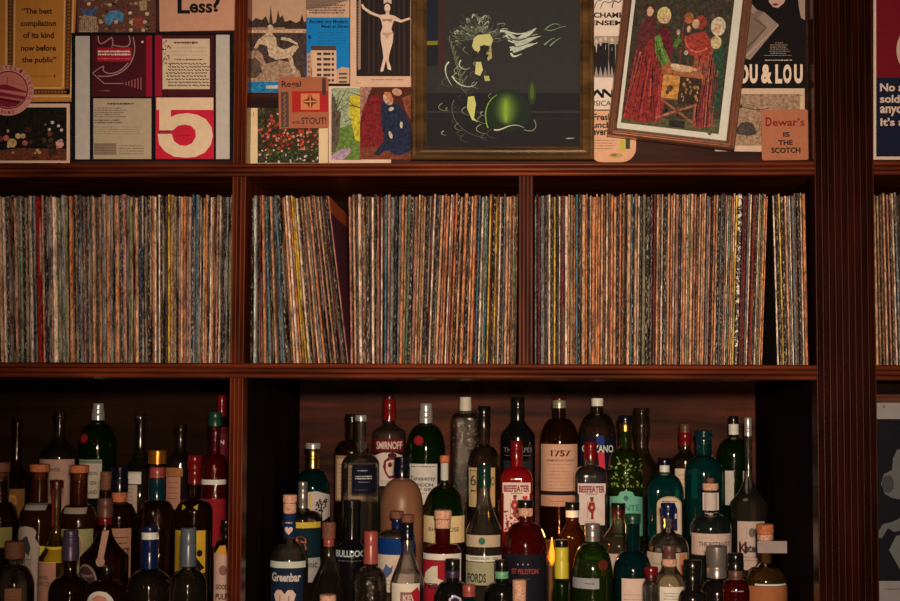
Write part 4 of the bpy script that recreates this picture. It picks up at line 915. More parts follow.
def seq(*f): return lambda d: [g(d) for g in f]
def T(t, x0, x1, y0, y1, c=DKI, b=.02): return lambda d: d.text(t, x0, x1, y0, y1, c, b)
def heart(cx, cy, k, c): return lambda d: d.poly([(cx, cy+1.1*k), (cx-.9*k, cy+.1*k), (cx-1.05*k, cy-.45*k), (cx-.75*k, cy-.9*k), (cx-.3*k, cy-.9*k), (cx, cy-.5*k), (cx+.3*k, cy-.9*k), (cx+.75*k, cy-.9*k), (cx+1.05*k, cy-.45*k), (cx+.9*k, cy+.1*k)], c)
R1, R2, R3, RR4, R5 = .13, .24, .36, .48, .60
R0 = .045
def guard(cx, cy, c=(136, 40, 34)):
    def f(d):
        d.ell(cx, cy-9, 1.6, 1.8, c, True); d.rect(cx-1.8, cy-12, cx+1.8, cy-10.4, (60, 26, 24), True); d.poly([(cx-2.6, cy-7), (cx+2.6, cy-7), (cx+3.6, cy), (cx+2.6, cy+1), (cx+1.6, cy+4), (cx+1.6, cy+10), (cx-1, cy+10), (cx-.6, cy+4), (cx-2.6, cy+2), (cx-4.4, cy-1)], c); d.line([(cx-4.4, cy-8), (cx-4.4, cy+9)], .5, (150, 110, 80), True)
        d.ell(cx, cy-2, 1.2, 1.6, (200, 150, 110))
    return f
# ---- middle compartment, back row
bottle(352, 414, 34, R5, 'dark amber bottle with a black cap behind the clear square-shouldered bottle', 'dkamber', (13, 26), 38, caps=((414, 421, 14, 'black'),), labels=(lab(337, 455, 367, 500, (150, 106, 72), seq(lambda d: d.rect(339, 458, 365, 498, (188, 146, 112), nx=10), lines(341, 363, 462, 494, 8))),))
def smir(d):
    d.rect(373.5, 438.5, 404.5, 451.5, (96, 18, 20), nx=12); d.text('SMIRNOFF', 378, 403.5, 441, 448.6, (206, 170, 150), .02)
    d.poly([(376, 455), (384, 452), (396, 452), (403.6, 455), (403.6, 485), (376, 485)], (196, 166, 146)); d.ell(394, 455, 4.4, 3, (60, 26, 26)); d.poly([(386, 460), (391, 456), (401, 458), (402, 466), (399, 476), (391, 478), (387, 472), (385, 466)], (110, 34, 34)); d.poly([(388, 461), (393, 459), (400, 460), (400, 468), (397, 474), (391, 475), (388, 470)], (196, 160, 138)); d.ell(392, 464, 2, 2.6, (96, 26, 26)); d.scribble(380, 402, 479, 483, 2, (90, 60, 54))
bottle(389.5, 395.2, 33, R5, 'clear vodka bottle with red cap and dark red name band', 'clear', (11, 27), 37, 's', caps=((395.2, 399, 10, 'dkred'), (399, 420.5, 13, 'red')), labels=(('label', smir),))
def tanq(x0, x1, t1=True):
    def f(d):
        m = (x0+x1)/2
        d.poly([(x0, 463), (x1, 463), (x1, 492), (m, 504), (x0, 492)], (194, 172, 150)); d.rect(x0+1, 464, x1-1, 467.4, (120, 132, 100)); d.scribble(x0+2, x1-2, 465, 466.4, 1, (60, 70, 50), .8, .98)
        d.text('Tanqueray', x0+.8, x1-1.4, 475, 480.6, (52, 40, 40), .01); d.text('LONDON', x0+2, x1-4, 482, 485.4, (60, 46, 44), .02); d.text('DRY GIN', x0+2, x1-3.4, 486.6, 489.6, (60, 46, 44), .02); d.scribble(x0+6, x1-8, 491, 493, 1, (140, 70, 60))
    return ('label', f)
seal = lambda cx, cy: ('seal', lambda d: (d.ell(cx, cy, 5, 5, (110, 20, 22)), d.ell(cx, cy, 3.4, 3.4, (140, 30, 30))))
bottle(426, 403.4, 39, R5, 'green gin bottle with ridged silver cap and white pointed label', 'dkgreen', (12, 21), 46, caps=((403.4, 411, 12.6, 'silver'), (411, 416, 13.4, 'silver'), (416, 423, 13.8, 'silver')), labels=(tanq(410.6, 438.4), seal(420, 440)))
bottle(465.5, 397, 28, R5, 'tall embossed clear gin bottle with an off-white stopper', 'smoke', (12, 15), 22, 'square', caps=((397, 411, 11.6, 'bone'),), emb=1.0, labels=(('embossing', lambda d: [d.ell(random.uniform(454, 477), random.uniform(422, 500), .7, 1.1, (84, 72, 62), True, 6) for _ in range(60)]),))
bottle(518, 397, 34, R5, 'black wine bottle with high shoulders and faint pale lettering', 'opaque_black', (12.4, 21), 40, 's', caps=((397, 421, 13, 'black'),), labels=(('label', lambda d: (d.text('THE CAPES', 504, 532, 447, 451.6, (110, 104, 100), .01), d.rect(505, 454.6, 531, 455.2, (90, 84, 80), nx=10), d.rect(504, 460, 532, 500, (40, 36, 34), nx=12))),), name='wine_bottle')
def l1757(d):
    d.rect(541, 443.6, 577, 490, (196, 140, 108), nx=16); d.text('1757', 550.6, 570, 449.4, 455.8, (66, 36, 32), .03); d.text('VERMOUTH DI TORINO', 546, 574, 458.6, 460.6, (80, 46, 40), .02); d.scribble(549, 571, 462, 489, 8, (140, 88, 66), .45)
    d.rect(541, 490, 577, 494, (40, 24, 22), nx=16); d.rect(541, 494, 577, 505, (190, 132, 102), nx=16); d.scribble(549, 570, 499, 501, 1, (120, 76, 56))
bottle(559.3, 397.4, 38, R5, 'amber vermouth bottle with wide cream label reading 1757', 'dkamber', (13, 21), 45, caps=((397.4, 400.2, 13, 'dkred'), (400.2, 408, 14, 'foil')), labels=(('label', l1757),))
def cinz(d):
    d.rect(579.6, 437, 615, 500, (20, 20, 32), nx=16, ny=2); d.poly([(595, 436), (602, 434.6), (604, 441), (601, 446), (596, 444)], (36, 48, 96)); d.poly([(597, 452), (603, 451), (604, 468), (600, 470), (598, 466)], (196, 50, 60)); d.text('CINZANO', 581.6, 612.4, 444.4, 451.8, (196, 180, 176), .03)
bottle(597.3, 398.2, 37, R5, 'dark vermouth bottle with white cap and navy label reading CINZANO', 'smoke', (12, 15), 38, caps=((398.2, 406, 12, 'white'),), labels=(('label', cinz),))
bottle(641.5, 408, 31, R5, 'tall brown glass bottle without a cap behind the mint labelled bottle', 'smoke', (13, 38), 56, 'bell', neckshape='bulge')
bottle(685, 424, 28, R5, 'clear bottle with red neck band and cream label, next to the round teal decanter', 'smoke', (11, 26), 36, 's', caps=((424, 432.4, 11, 'brown'), (432.4, 445.4, 12.6, 'red')), labels=(lab(674, 468, 696, 498, pc, lines(677, 693, 472, 494, 5)),))
bottle(733.5, 416, 33, R5, 'dark green bottle with black top and striped white neck band, by the right wall', 'dkgreen', (10, 22), 40, caps=((416, 424, 9.4, 'black'), (424, 434.6, 10, 'white')), labels=(lab(723, 470, 731, 504, (186, 164, 140)), lab(740, 470, 745, 500, (170, 150, 130)), ('neck_stripes', lambda d: [d.rect(729, 426 + i*2.4, 738.4, 426.8 + i*2.4, (60, 54, 50), True, 6) for i in range(4)])))
# ---- middle compartment, fourth row
def treelab(d):
    d.poly([(311, 491), (320, 490), (331, 494), (331, 516), (322, 522), (311, 521)], (176, 150, 130)); d.rect(312, 493, 315, 512, (186, 150, 70), nx=2)
    for i in range(30): d.ell(random.uniform(319, 329), random.uniform(498, 510), 1, 1, (30, 30, 34), True, 6)
    d.line([(324, 504), (324.6, 517)], 1, (30, 30, 34))
bottle(313, 442.8, 36, RR4, 'dark green liqueur bottle with silver cap and tree emblem label at left', 'dkteal', (11.4, 27), 46, caps=((442.8, 448.6, 15.4, 'silver'), (448.6, 468, 12.4, 'gold')), labels=(('label', treelab),))
def navylab(d):
    d.rect(354.6, 463.6, 377, 492, (20, 17, 28), nx=10); d.scribble(360, 371, 468.4, 471, 1, (150, 140, 150), .9); d.scribble(357.6, 374, 474.4, 478.6, 2, (180, 168, 170), 1, .99); d.scribble(361, 372, 480, 482, 1, (140, 130, 140), .5); d.scribble(357, 373, 488, 489.4, 1, (90, 84, 110), .4)
bottle(361, 415, 38, RR4, 'clear bottle with chrome stopper and small navy blue label', 'clear', (11, 38), 50, caps=((415, 421, 12, 'silver'),), fill=462, labels=(('label', navylab),))
def six(d):
    d.rect(469.6, 467, 477.6, 506, (186, 148, 100), nx=3); d.rect(491, 467, 495.4, 506, (176, 136, 92), nx=3); d.text('6', 471, 476.6, 474, 484.8, (40, 28, 26), .0); d.text('O', 491.6, 495, 476, 484.6, (40, 28, 26), .0); d.scribble(470.4, 476.6, 469, 471, 1, (60, 44, 36), .7, .98); d.scribble(471.6, 476, 488, 492, 1, (50, 36, 32), 1.6, .98)
bottle(484, 406, 32, RR4, 'dark gin bottle with long black neck and cream side strips showing a six', 'smoke', (12.4, 40), 60, caps=((406, 428, 13, 'black'),), labels=(('label', six),))
def beef(x0, x1, y0, col=(150, 40, 44), deco=None):
    def f(d):
        d.rect(x0, y0, x1, y0+10.6, (206, 172, 150), True, 6); d.rect(x0+1.2, y0+10, x1-1, 530 if deco else 523.6, (206, 172, 150), nx=6); d.text('BEEFEATER', x0+1, x1-1, y0+2.6, y0+9.2, (120, 30, 40), .035); d.rect(x0+8, y0+10.2, x1-8, y0+10.9, (120, 60, 60), nx=3)
        if deco:
            for i in range(46): d.ell(random.choice([random.uniform(x0+2, x0+9), random.uniform(x0+9, x1-8)]), random.uniform(510, 529), random.uniform(.8, 1.8), random.uniform(.8, 1.5), random.choice([(150, 44, 52), (176, 70, 70), (110, 30, 40)]), True, 6)
            d.up(); guard((x0+x1)/2-1.6, 506, (150, 50, 52))(d); heart(x1-5.4, 497, 2.6, (166, 40, 48))(d)
        else: guard((x0+x1)/2, 508)(d); d.scribble(x0+7, x1-7, 519.6, 521, 1, (110, 70, 60), .5)
    return ('label', f)
bottle(516.5, 440.6, 32, RR4, 'red gin bottle with square shoulders, bright red contents and white label', 'red', (11.4, 26), 38, 'square', caps=((440.6, 459, 12.4, 'red'),), labels=(beef(503, 530.4, 481.6, deco=1),), fill=466)
bottle(590.6, 441.4, 32, RR4, 'clear square gin bottle with red cap and white label of a guardsman', 'clear', (11.4, 24), 34, 'square', caps=((441.4, 460, 12.6, 'red'),), labels=(beef(577.4, 604.6, 482.4),), fill=472)
def mint(d):
    d.poly([(609.4, 496), (617, 495), (619, 491), (625, 489.4), (631, 491), (633, 495), (641.4, 496.4), (641.4, 535), (609.4, 535)], (104, 156, 124)); d.ell(624.6, 497, 2.4, 2.6, (60, 100, 84)); d.text('MINTE', 614, 638, 503.6, 509.6, (60, 104, 88), .01)
def leaves(d):
    for i in range(60): d.ell(random.uniform(609, 641), random.uniform(457, 487), random.uniform(.8, 2), random.uniform(.5, 1), random.choice([(100, 112, 40), (140, 148, 66), (70, 88, 30)]), True, 7, random.uniform(0, 3))
bottle(625.3, 415.4, 34, RR4, 'pale green bottle with dark cap, leaf pattern and mint green label', 'green', (12.6, 34), 50, caps=((415.4, 422.6, 15.4, 'navy'), (422.6, 431, 12.8, 'gold')), labels=(('label', mint), ('leaf_print', leaves)))
def archl(d):
    def arch(x0, x1, y0, y1): 
        m = (x0+x1)/2; rx = (x1-x0)/2; return [(m + rx*math.cos(t), y0 + 8 - 8*math.sin(t)) for t in [PI*i/14 for i in range(15)]] + [(x0, y1), (x1, y1)]
    d.poly(arch(655, 679.4, 495, 533), (180, 140, 90)); d.poly(arch(656.2, 678.2, 496.4, 532), (200, 166, 140)); d.poly(arch(659.4, 675, 501, 529), (20, 28, 60)); d.rect(660, 512, 674.4, 517, (190, 150, 136)); d.scribble(660, 675, 499, 501, 1, (50, 40, 40), .9, .98)
bottle(664.5, 457.8, 36, RR4, 'teal blue square gin bottle with an arched cream and navy label', 'teal', (11.6, 16), 34, 'square', caps=((457.8, 465, 13.6, 'navy'), (465, 472, 10, 'white')), labels=(('label', archl),))
bottle(703.6, 430.4, 37, RR4, 'round-shouldered teal decanter bottle with flared glass stopper', 'teal', (15.6, 26), 44, caps=((430.4, 436.6, 18, 'teal'), (436.6, 444, 15.6, 'teal')))
def ketel(d):
    d.rect(735, 520, 761.4, 568, (190, 152, 128), nx=10); d.rect(743, 524.6, 753, 537, (150, 128, 112)); d.ell(748, 531, 3, 4.6, (110, 92, 80)); d.rect(736, 540, 743, 552, (90, 24, 26)); d.text('Ketel', 737, 752.6, 542, 550.6, (36, 24, 26), .03); d.scribble(738, 754, 553.4, 560, 2, (90, 56, 48))
bottle(748, 417.6, 36, RR4, 'long-necked clear vodka bottle with silver cap, tall against the right side', 'clear', (7.4, 58), 84, 'bell', caps=((417.6, 436, 7.4, 'silver'),), labels=(('label', ketel),), fill=470)
# ---- middle compartment, third row
def three(d):
    d.rect(284, 520.6, 322, 526.4, (190, 150, 50), nx=12); d.rect(284, 527, 322, 556, (16, 32, 36), nx=14); d.text('3', 299, 310, 534.6, 551.6, (184, 84, 40), .05); d.rect(284, 556, 322, 580, (150, 136, 124), nx=14); d.text('Tonic', 305, 320, 558.6, 566, (50, 46, 50), .01)
bottle(303, 481.6, 40, R3, 'dark bottle with steel cap and orange numeral behind the heart label bottle', 'smoke', (9.4, 28), 37, caps=((481.6, 492, 9.2, 'steel'), (492, 509, 9.6, 'steel')), labels=(('label', three),))
bottle(352, 500, 34, R3, 'glossy black gin bottle with white lettering reading BULLDOG', 'opaque_black', (17, 38), 50, 's', caps=((500, 508, 18, 'black'),), labels=(('label', lambda d: (d.text('BULLDOG', 337.6, 366.6, 548.6, 555.4, (170, 166, 166), .03), d.scribble(340, 364, 558.6, 559.8, 1, (110, 104, 104), .5, .98))),))
bottle(402, 457, 43, R3, 'matte brown stoneware bottle with a dark cap', 'opaque_clay', (13, 22), 50, caps=((457, 478, 15.4, 'navy'),), labels=(('cap_band', lambda d: d.rect(395, 462, 409, 465, (120, 70, 50), nx=8)),))
bottle(444.6, 455.4, 42, R3, 'round-shouldered dark green bottle with orange cork and cream lower label', 'dkgreen', (7.6, 30), 58, caps=((455.4, 462.6, 9.6, 'orange'),), labels=(lab(424.6, 514.6, 464.8, 541, (196, 162, 112), seq(T('RHUM ROSE', 430, 460, 525.6, 530, (60, 46, 36), .01))), lab(441, 463, 448.4, 480, (176, 160, 138), kind='neck_label')), fill=512)
def blk(x0, x1, c2, y0=510, y1=517): return lab(x0, y0, x1, y1, c2, kind='neck_label')
bottle(572.4, 502, 28, R3, 'small amber bottle with black cap and white neck band, left of the guardsman label', 'amber', (12.6, 17), 36, 's', caps=((502, 510, 14.4, 'black'), (510, 517, 13.6, 'white')))
bottle(618.2, 503, 36, R3, 'clear bottle with black cap and a two-tone neck band, under the mint label', 'pale', (12.8, 18), 42, 's', caps=((503, 509, 14.6, 'black'), (509, 517.6, 13.8, 'dkred')), labels=(blk(618, 624.6, (196, 156, 134), 511), lab(601, 552, 635, 575, (170, 140, 130)),))
def botan(d):
    d.rect(691, 532, 729.4, 553, (196, 156, 134), nx=16); d.text('THE BOTANIST', 696.6, 727.4, 540, 544.8, (70, 52, 46), .015); d.scribble(698, 722, 535.6, 537, 1, (150, 114, 96), .4); d.rect(691, 553, 729.4, 554, (90, 60, 54), nx=16)
bottle(710.4, 478, 40, R3, 'pale blue-grey gin bottle with peach cork and wide cream label reading THE BOTANIST', 'bluegrey', (12.4, 36), 50, caps=((478, 483, 8, 'dkcork'), (483, 490.4, 15.8, 'peach')), labels=(('label', botan), lab(702.6, 492.4, 718.2, 510, (190, 160, 140), kind='neck_label')))
# ---- middle compartment, second row
def green(d):
    d.rect(272.4, 559.6, 307.6, 566, (186, 174, 150), nx=14)  # pale band paints the lit liquid above the label
    d.rect(273.6, 566, 305.6, 640, (24, 32, 46), nx=14, ny=2); d.text('Greenbar', 275, 304, 570.6, 579.4, (196, 170, 150), .03); heart(288.6, 597, 10.5, (206, 160, 134))(d)
    for a, b_ in (((288.6, 588), (278, 598)), ((288.6, 588), (299, 598)), ((284, 593), (284, 606)), ((293, 593), (293, 606))): d.line([a, b_], .7, (30, 34, 54), True)
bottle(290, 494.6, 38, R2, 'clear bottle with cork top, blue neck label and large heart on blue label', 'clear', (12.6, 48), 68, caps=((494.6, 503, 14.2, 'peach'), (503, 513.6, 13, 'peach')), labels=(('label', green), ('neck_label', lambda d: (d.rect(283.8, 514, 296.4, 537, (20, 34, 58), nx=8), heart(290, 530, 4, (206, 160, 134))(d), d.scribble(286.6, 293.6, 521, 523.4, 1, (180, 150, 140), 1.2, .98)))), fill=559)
bottle(329, 522, 41, R2, 'clear round bottle with amber stopper and peach collar beside the black bottle', 'smoke', (10.4, 28), 78, 's', caps=((522, 539, 13.4, 'amber') if False else (522, 539, 13.6, 'dkcork'), (539, 546, 11, 'salmon')))
def rooster(d):
    d.rect(379, 536.6, 415, 553, (12, 44, 88), nx=14); d.rect(379, 553, 415, 590, (196, 160, 134), nx=14); d.poly([(384, 570), (388, 562), (392, 566), (395, 563), (394, 570), (389, 576)], (70, 80, 110)); d.scribble(382, 398, 576, 588, 3, (120, 90, 76))
bottle(397, 511, 38, R2, 'bottle with brown cork, blue collar and cream label with a small bird', 'pale', (9.6, 18), 25, caps=((511, 518.6, 14, 'dkcork'), (518.6, 528, 9.8, 'blue')), labels=(('label', rooster),))
def fest(d):
    d.rect(424, 552, 461.6, 558, (206, 184, 164), nx=14); d.rect(424, 558.4, 461.6, 600, (146, 26, 34), nx=14); d.rect(456, 556, 461.4, 600, (200, 176, 156), nx=3); d.poly([(424.6, 580), (427, 570), (433, 564.6), (439, 563.6), (439, 576), (446, 578.6), (440, 582), (430, 583)], (196, 170, 140)); d.text('FESTA', 425.6, 449, 581, 586.4, (40, 30, 34), .03)
bottle(443, 510, 39, R2, 'bottle with stacked peach cork and red label with a pale quarter circle', 'dkred', (14.6, 33), 42, caps=((510, 519, 17.6, 'peach'), (519, 528.6, 15.6, 'peach')), labels=(('label', fest),), fill=545)
def fords(d):
    d.rect(467.6, 533.6, 500.4, 545.4, (176, 142, 110), nx=14); d.ell(482.6, 539.4, 3.4, 3.6, (54, 92, 64)); d.rect(466.6, 554, 501.6, 559.6, (206, 190, 166), nx=14); d.text('LONDON DRY GIN', 471, 498, 555.4, 558, (50, 44, 40), .02); d.rect(466.6, 560.4, 494.6, 583, (150, 132, 96), nx=12); d.text('FORDS', 468.4, 486.6, 571.4, 580.6, (44, 50, 44), .03)
bottle(484.4, 465, 36, R2, 'clear bell-shouldered gin bottle with green foil neck and name FORDS on label', 'clear', (11.6, 26), 64, 'bell', caps=((465, 487.4, 13, 'green'),), labels=(('label', fords),), fill=505)
bottle(525.4, 500, 43, R2, 'black labelled bottle with black and tan stopper and red print, right of the bell-shaped one', 'dkred', (12, 22), 48, caps=((500, 507.6, 15.4, 'black'), (507.6, 516, 14.4, 'peach')), labels=(lab(504.6, 552, 546.6, 610, (26, 22, 26), seq(lambda d: [d.ell(518 + i*5, 562, .6, .8, (180, 160, 150), True, 6) for i in range(3)], T('ST PELOTON', 512, 538, 566.4, 571.6, (150, 60, 54), .02), lines(517, 533, 575, 578, 1, (120, 60, 54)))),), fill=540)
def whitel(d): d.rect(647, 551, 688, 590, (176, 146, 122), nx=14); d.rect(677, 552, 684, 572, (190, 110, 70), nx=3); d.scribble(652, 674, 560, 572, 3, (110, 84, 70))
bottle(668, 503, 40, R2, 'clear domed bottle with blue stopper and cream label, in front of the arched label', 'clear', (12, 30), 46, caps=((503, 510, 14.6, 'blue'), (510, 518, 13.4, 'blue')), labels=(('label', whitel),), fill=550)
def orl(d):
    d.rect(745, 584, 785.4, 640, (160, 88, 50), nx=14, ny=3)
    for i in range(10): d.line([(746, 586 + i*4), (784, 592 + i*4)], .7, random.choice([(110, 56, 36), (196, 130, 84)]), True)
r_ = bottle(765, 524, 41, R2, 'bottle with orange cork, paper tape flag on the neck and orange patterned label', 'straw', (12.6, 42), 57, caps=((524, 534, 17, 'orange'), (534, 540.4, 15.8, 'peach')), labels=(('label', orl), ('label_rim', lambda d: d.rect(752, 581.6, 783, 583.4, (200, 190, 180), nx=12))), fill=578)
bm = bmesh.new(); s_ = mpp(R2); zt = lambda py: W(765, py, R2).z - r_.location.z
for yy in (-.019,): bx(bm, -9*s_, 19.5*s_, yy - .0006, yy, zt(552), zt(540))
finish(bm, 'paper_tape', [paper((150, 122, 108))], r_, (0, 0, 0))
# ---- front rows of the middle compartment
bottle(371, 531, 32, R1, 'faceted clear bottle with long salmon pink foil cap', 'smoke', (11, 36), 52, caps=((531, 563.4, 14, 'salmon'),), emb=.9)
def kev(d): d.rect(393, 581.6, 420.6, 620, (204, 176, 148), nx=12); d.rect(402, 590, 421, 620, (130, 84, 74), nx=8); d.text('KEV', 404.6, 417, 592.6, 599.4, (200, 160, 140), .03); d.poly([(413, 590), (419, 585), (421, 591), (421, 601), (416, 601)], (150, 24, 34))
bottle(407.6, 514.6, 33, R1, 'slim conical clear bottle with dark cork and cream and red label', 'clear', (10.6, 36), 66, 'cone', caps=((514.6, 522.4, 13, 'dkcork'), (522.4, 540, 12.6, 'navy')), labels=(('label', kev),), fill=570)
bottle(452.6, 559, 36, R1, 'black bottle with purple neck band and white hexagon emblem', 'opaque_black', (13.6, 22), 38, caps=((559, 570, 15, 'black'), (570, 577, 14.6, 'purple')), labels=(('emblem', lambda d: (d.poly([(456, 592.6), (462, 596), (462, 604), (456, 607), (450, 604), (450, 596)], (180, 150, 150)), d.poly([(456, 594.8), (460, 597), (460, 604), (456, 606), (452, 604), (452, 597)], (40, 30, 46)))),))
bottle(469, 584.6, 15, R0, 'small bottle with a red-orange cork top at the front edge', 'dkteal', (10, 14), 20, caps=((584.6, 596, 13, 'salmon'),), name='miniature_bottle')
bottle(501.8, 560, 33, R1, 'black bottle with a pale green neck band', 'opaque_black', (12.6, 22), 34, caps=((560, 571, 14, 'black'), (571, 578, 13.6, 'mint')), labels=(('emblem', lambda d: (d.poly([(504, 599), (507, 599), (507, 604), (504, 604)], (150, 140, 110)))),))
bottle(519.4, 579.6, 15, R0, 'slim bottle topped by a tall peach ribbed stopper', 'dkamber', (10, 24), 32, caps=((579.6, 604, 13.6, 'peach'),), name='miniature_bottle')
bottle(561.6, 539.6, 17, R0, 'slim dark bottle with a bright yellow neck sleeve', 'dkgreen', (11, 40), 52, caps=((539.6, 547, 12.6, 'black'), (547, 578, 13.8, 'yellow')), name='slim_bottle')
bottle(592.4, 523.6, 40, R1, 'green liqueur bottle with steel cap and curved silver label band', 'green', (13.6, 20), 52, caps=((523.6, 529, 15.4, 'steel'), (529, 541, 14.6, 'steel')), labels=(('label', lambda d: (d.rect(572.8, 576, 598, 586.4, (140, 128, 118), nx=12), d.scribble(584, 594, 580, 582.6, 1, (110, 40, 44), 1, .99))), ('seal', lambda d: d.ell(602, 563, 5, 5, (84, 30, 22)))))
bottle(632.4, 514, 38, R1, 'deep teal long-necked bottle with a cream label low down', 'dkteal', (14.6, 37), 60, caps=((514, 523, 16.6, 'dkgreen'),), labels=(lab(620.6, 576.4, 644, 640, (196, 156, 130), lines(622.6, 642, 590, 604, 3, (140, 100, 80))),))
bottle(651, 567, 17, R0, 'small slender clear bottle with a red cap', 'clear', (10, 14), 20, caps=((567, 574, 14, 'red'), (574, 580, 12, 'dkred')), name='miniature_bottle')
bottle(669.2, 545, 32, R1, 'clear bottle with peach neck band and bright silvery white label', 'pale', (13, 18), 39, 's', caps=((545, 558.6, 13, 'brown'), (558.6, 566.4, 14.6, 'peach')), labels=(lab(658.6, 585, 683.6, 640, (214, 196, 168), lines(662, 680, 590, 601, 4, (120, 110, 90), .8)),))
bottle(692.4, 560, 28, R0, 'dark bottle with wide black cap and faint lettering, left of the steel cap', 'opaque_dark', (16, 30), 40, caps=((560, 573, 18, 'black'), (573, 586, 16.4, 'black')), labels=(('label', lambda d: d.scribble(687, 698, 571, 573, 1, (130, 112, 96), 1, .98)),))
bottle(716.6, 546, 34, R1, 'dark bottle under a big brushed steel cap', 'opaque_dark', (13, 34), 48, caps=((546, 577.4, 20.4, 'steel'),))
bottle(735.4, 553, 27, R0, 'dark red-brown bottle with tall black cap, right of the steel cap', 'dkred', (13, 26), 38, caps=((553, 570, 15.6, 'black'), (570, 580, 14.4, 'brown')), labels=(('neck_label', lambda d: d.scribble(729.6, 741.4, 588.6, 590.6, 1, (170, 140, 130), 1, .99)),))
bottle(328, 594.6, 24, R0, 'bottle seen only by its peach cork in front of the round clear one', 'smoke', (13, 14), 22, caps=((594.6, 606, 16.4, 'peach'),), name='miniature_bottle')
# ---- left compartment
def ltext(x0, x1, y0, y1, base, words, col=(90, 60, 50)):
    return lab(x0, y0, x1, y1, base, lambda d: [d.text(t, a, b_, c, e, col, .015) for t, a, b_, c, e in words])
bottle(17.6, 419, 32, R5, 'dark bottle with thin neck and orange gold shield label at the far left', 'dkamber', (9, 40), 62, 'bell', labels=(lab(5, 488, 30, 520, (130, 80, 36)), ('shield', lambda d: (d.poly([(8, 493), (22, 494), (24.6, 500), (20, 513), (8, 506)], (196, 122, 62)), d.scribble(10, 20, 501, 502.6, 1, (90, 50, 30), .9, .98)))))
bottle(60, 411, 38, R5, 'clear bottle with bare neck and large cream pink label, left of the green gin', 'smoke', (11, 24), 45, 's', labels=(ltext(42, 78, 458.6, 512, (176, 128, 104), (('CALENDE', 49, 67, 467, 470.6), ('Mezcal', 50, 64, 477, 481.4))),))
bottle(98.4, 403.4, 38, R5, 'dark green gin bottle with silver cap in the left compartment', 'dkgreen', (12, 20), 45, caps=((403.4, 409, 11, 'silver'), (409, 413, 12.4, 'silver'), (413, 420, 13.4, 'silver')), labels=(lab(84, 459, 108, 497, (184, 156, 132), seq(lambda d: d.rect(84, 459.6, 108, 462.6, (110, 116, 84), nx=8), T('LONDON', 88, 104, 470.6, 474, (64, 50, 46), .02), T('DRY GIN', 88, 103, 480, 483.6, (64, 50, 46), .02), T('ENGLAND', 88, 104, 489, 493, (64, 50, 46), .02))), seal(88.4, 438)))
bottle(141, 413, 35, R5, 'slender-necked clear bottle with white neck label and cream strip label', 'smoke', (9, 34), 58, 'bell', labels=(lab(131.6, 471, 146.6, 483, (206, 180, 160), kind='neck_label'), lab(128, 484, 143, 511, (176, 140, 116), lines(130, 141, 486, 508, 6))))
bottle(181, 424, 33, R5, 'clear bottle with bare glass neck and rose copper label band', 'smoke', (10, 24), 38, 's', labels=(lab(169, 467, 187, 475.6, (150, 90, 50)), lab(170, 476, 185, 508, (170, 110, 84), lines(172, 183, 479, 500, 4, (110, 60, 46), .8))))
bottle(222, 395, 26, R5, 'red capped bottle tucked against the divider', 'smoke', (9.6, 26), 40, caps=((395, 416, 9.6, 'red'),), labels=(lab(212, 427, 234, 462, (96, 22, 26), T('IN', 221.6, 227.4, 439.6, 444, (196, 176, 160), .03)),))
def crown(x, col, desc, lc, lx0, lx1, y0, w=40, top=464, Y=R3, wx=20):
    bottle(x, top, w, Y, desc, 'amber', (17.6, 39), 60, caps=((top, top + 8, wx, 'orange'), (top + 8, top + 15.6, wx*.84, 'dkcork')), labels=(lab(x-11, top+38.6, x+11, top+44, (150, 130, 112), kind='collar_label'), ('label', col)))
def horse(d):
    d.poly([(22.6, 530), (26, 526), (33, 524.6), (41, 526), (44.4, 530), (43, 536), (58, 560), (58, 600), (22, 600), (22, 545)], (176, 144, 122)); d.poly([(28, 553), (27, 540), (31, 536), (35, 534), (37, 540), (39, 546), (37, 554), (33, 550)], (60, 54, 52)); d.text('BRETT', 27, 40, 557, 563, (110, 90, 80), .01); d.scribble(27, 40, 568, 590, 4, (130, 100, 84), .5)
def ring(d):
    d.rect(67, 527.6, 97, 590, (150, 136, 84), nx=14); d.ell(79, 545, 11, 17, (176, 130, 100), n=30); d.ell(79, 545, 9.4, 15, (140, 116, 84), n=30); d.text('JM', 74, 85, 534, 544, (60, 50, 36), .0)
bottle(40, 464, 40, R3, 'amber bottle with orange topped cork and horse label in left compartment', 'amber', (17.6, 39), 58, caps=((464, 472, 20, 'orange'), (472, 479.6, 17, 'dkcork')), labels=(lab(29.4, 502.6, 51, 509, (150, 130, 112), kind='collar_label'), ('label', horse)))
bottle(79.4, 465, 38, R3, 'amber bottle with orange topped cork and olive ringed label', 'amber', (17.4, 39), 58, caps=((465, 473, 19.6, 'orange'), (473, 480.4, 17, 'dkcork')), labels=(lab(68.4, 506.6, 91, 512.6, (150, 124, 98), kind='collar_label'), ('label', ring)))
bottle(1, 462, 36, R3, 'amber corked bottle cut off by the left edge of the view', 'dkamber', (17, 40), 58, caps=((462, 472, 19, 'dkcork'), (472, 480, 17, 'dkcork')), labels=(lab(3.6, 526, 17, 546, (140, 120, 60)),))
def noc(d): d.rect(107, 527, 135, 590, (160, 106, 80), nx=14); d.scribble(118, 134, 533, 556, 4, (70, 46, 40), 1.2, .9); d.text('NOCE', 122, 134, 546, 552, (70, 46, 40), .02)
bottle(120, 466.6, 35, R3, 'brown bottle with navy blue capsule and orange ring', 'dkamber', (14, 36), 52, caps=((466.6, 492, 16.4, 'navy'), (492, 502.6, 15, 'orange')), labels=(('label', noc), ('cap_print', lambda d: d.scribble(113, 127, 481, 484, 1, (130, 136, 150), 1.6, .99))))
bottle(157.6, 450, 36, R3, 'dark faceted bottle with bright copper cap and teal neck sleeve', 'brown', (14, 50), 66, caps=((450, 463.6, 18.6, 'copper'), (467, 477.6, 15.6, 'salmon'), (478, 500, 16.6, 'teal')), emb=.7)
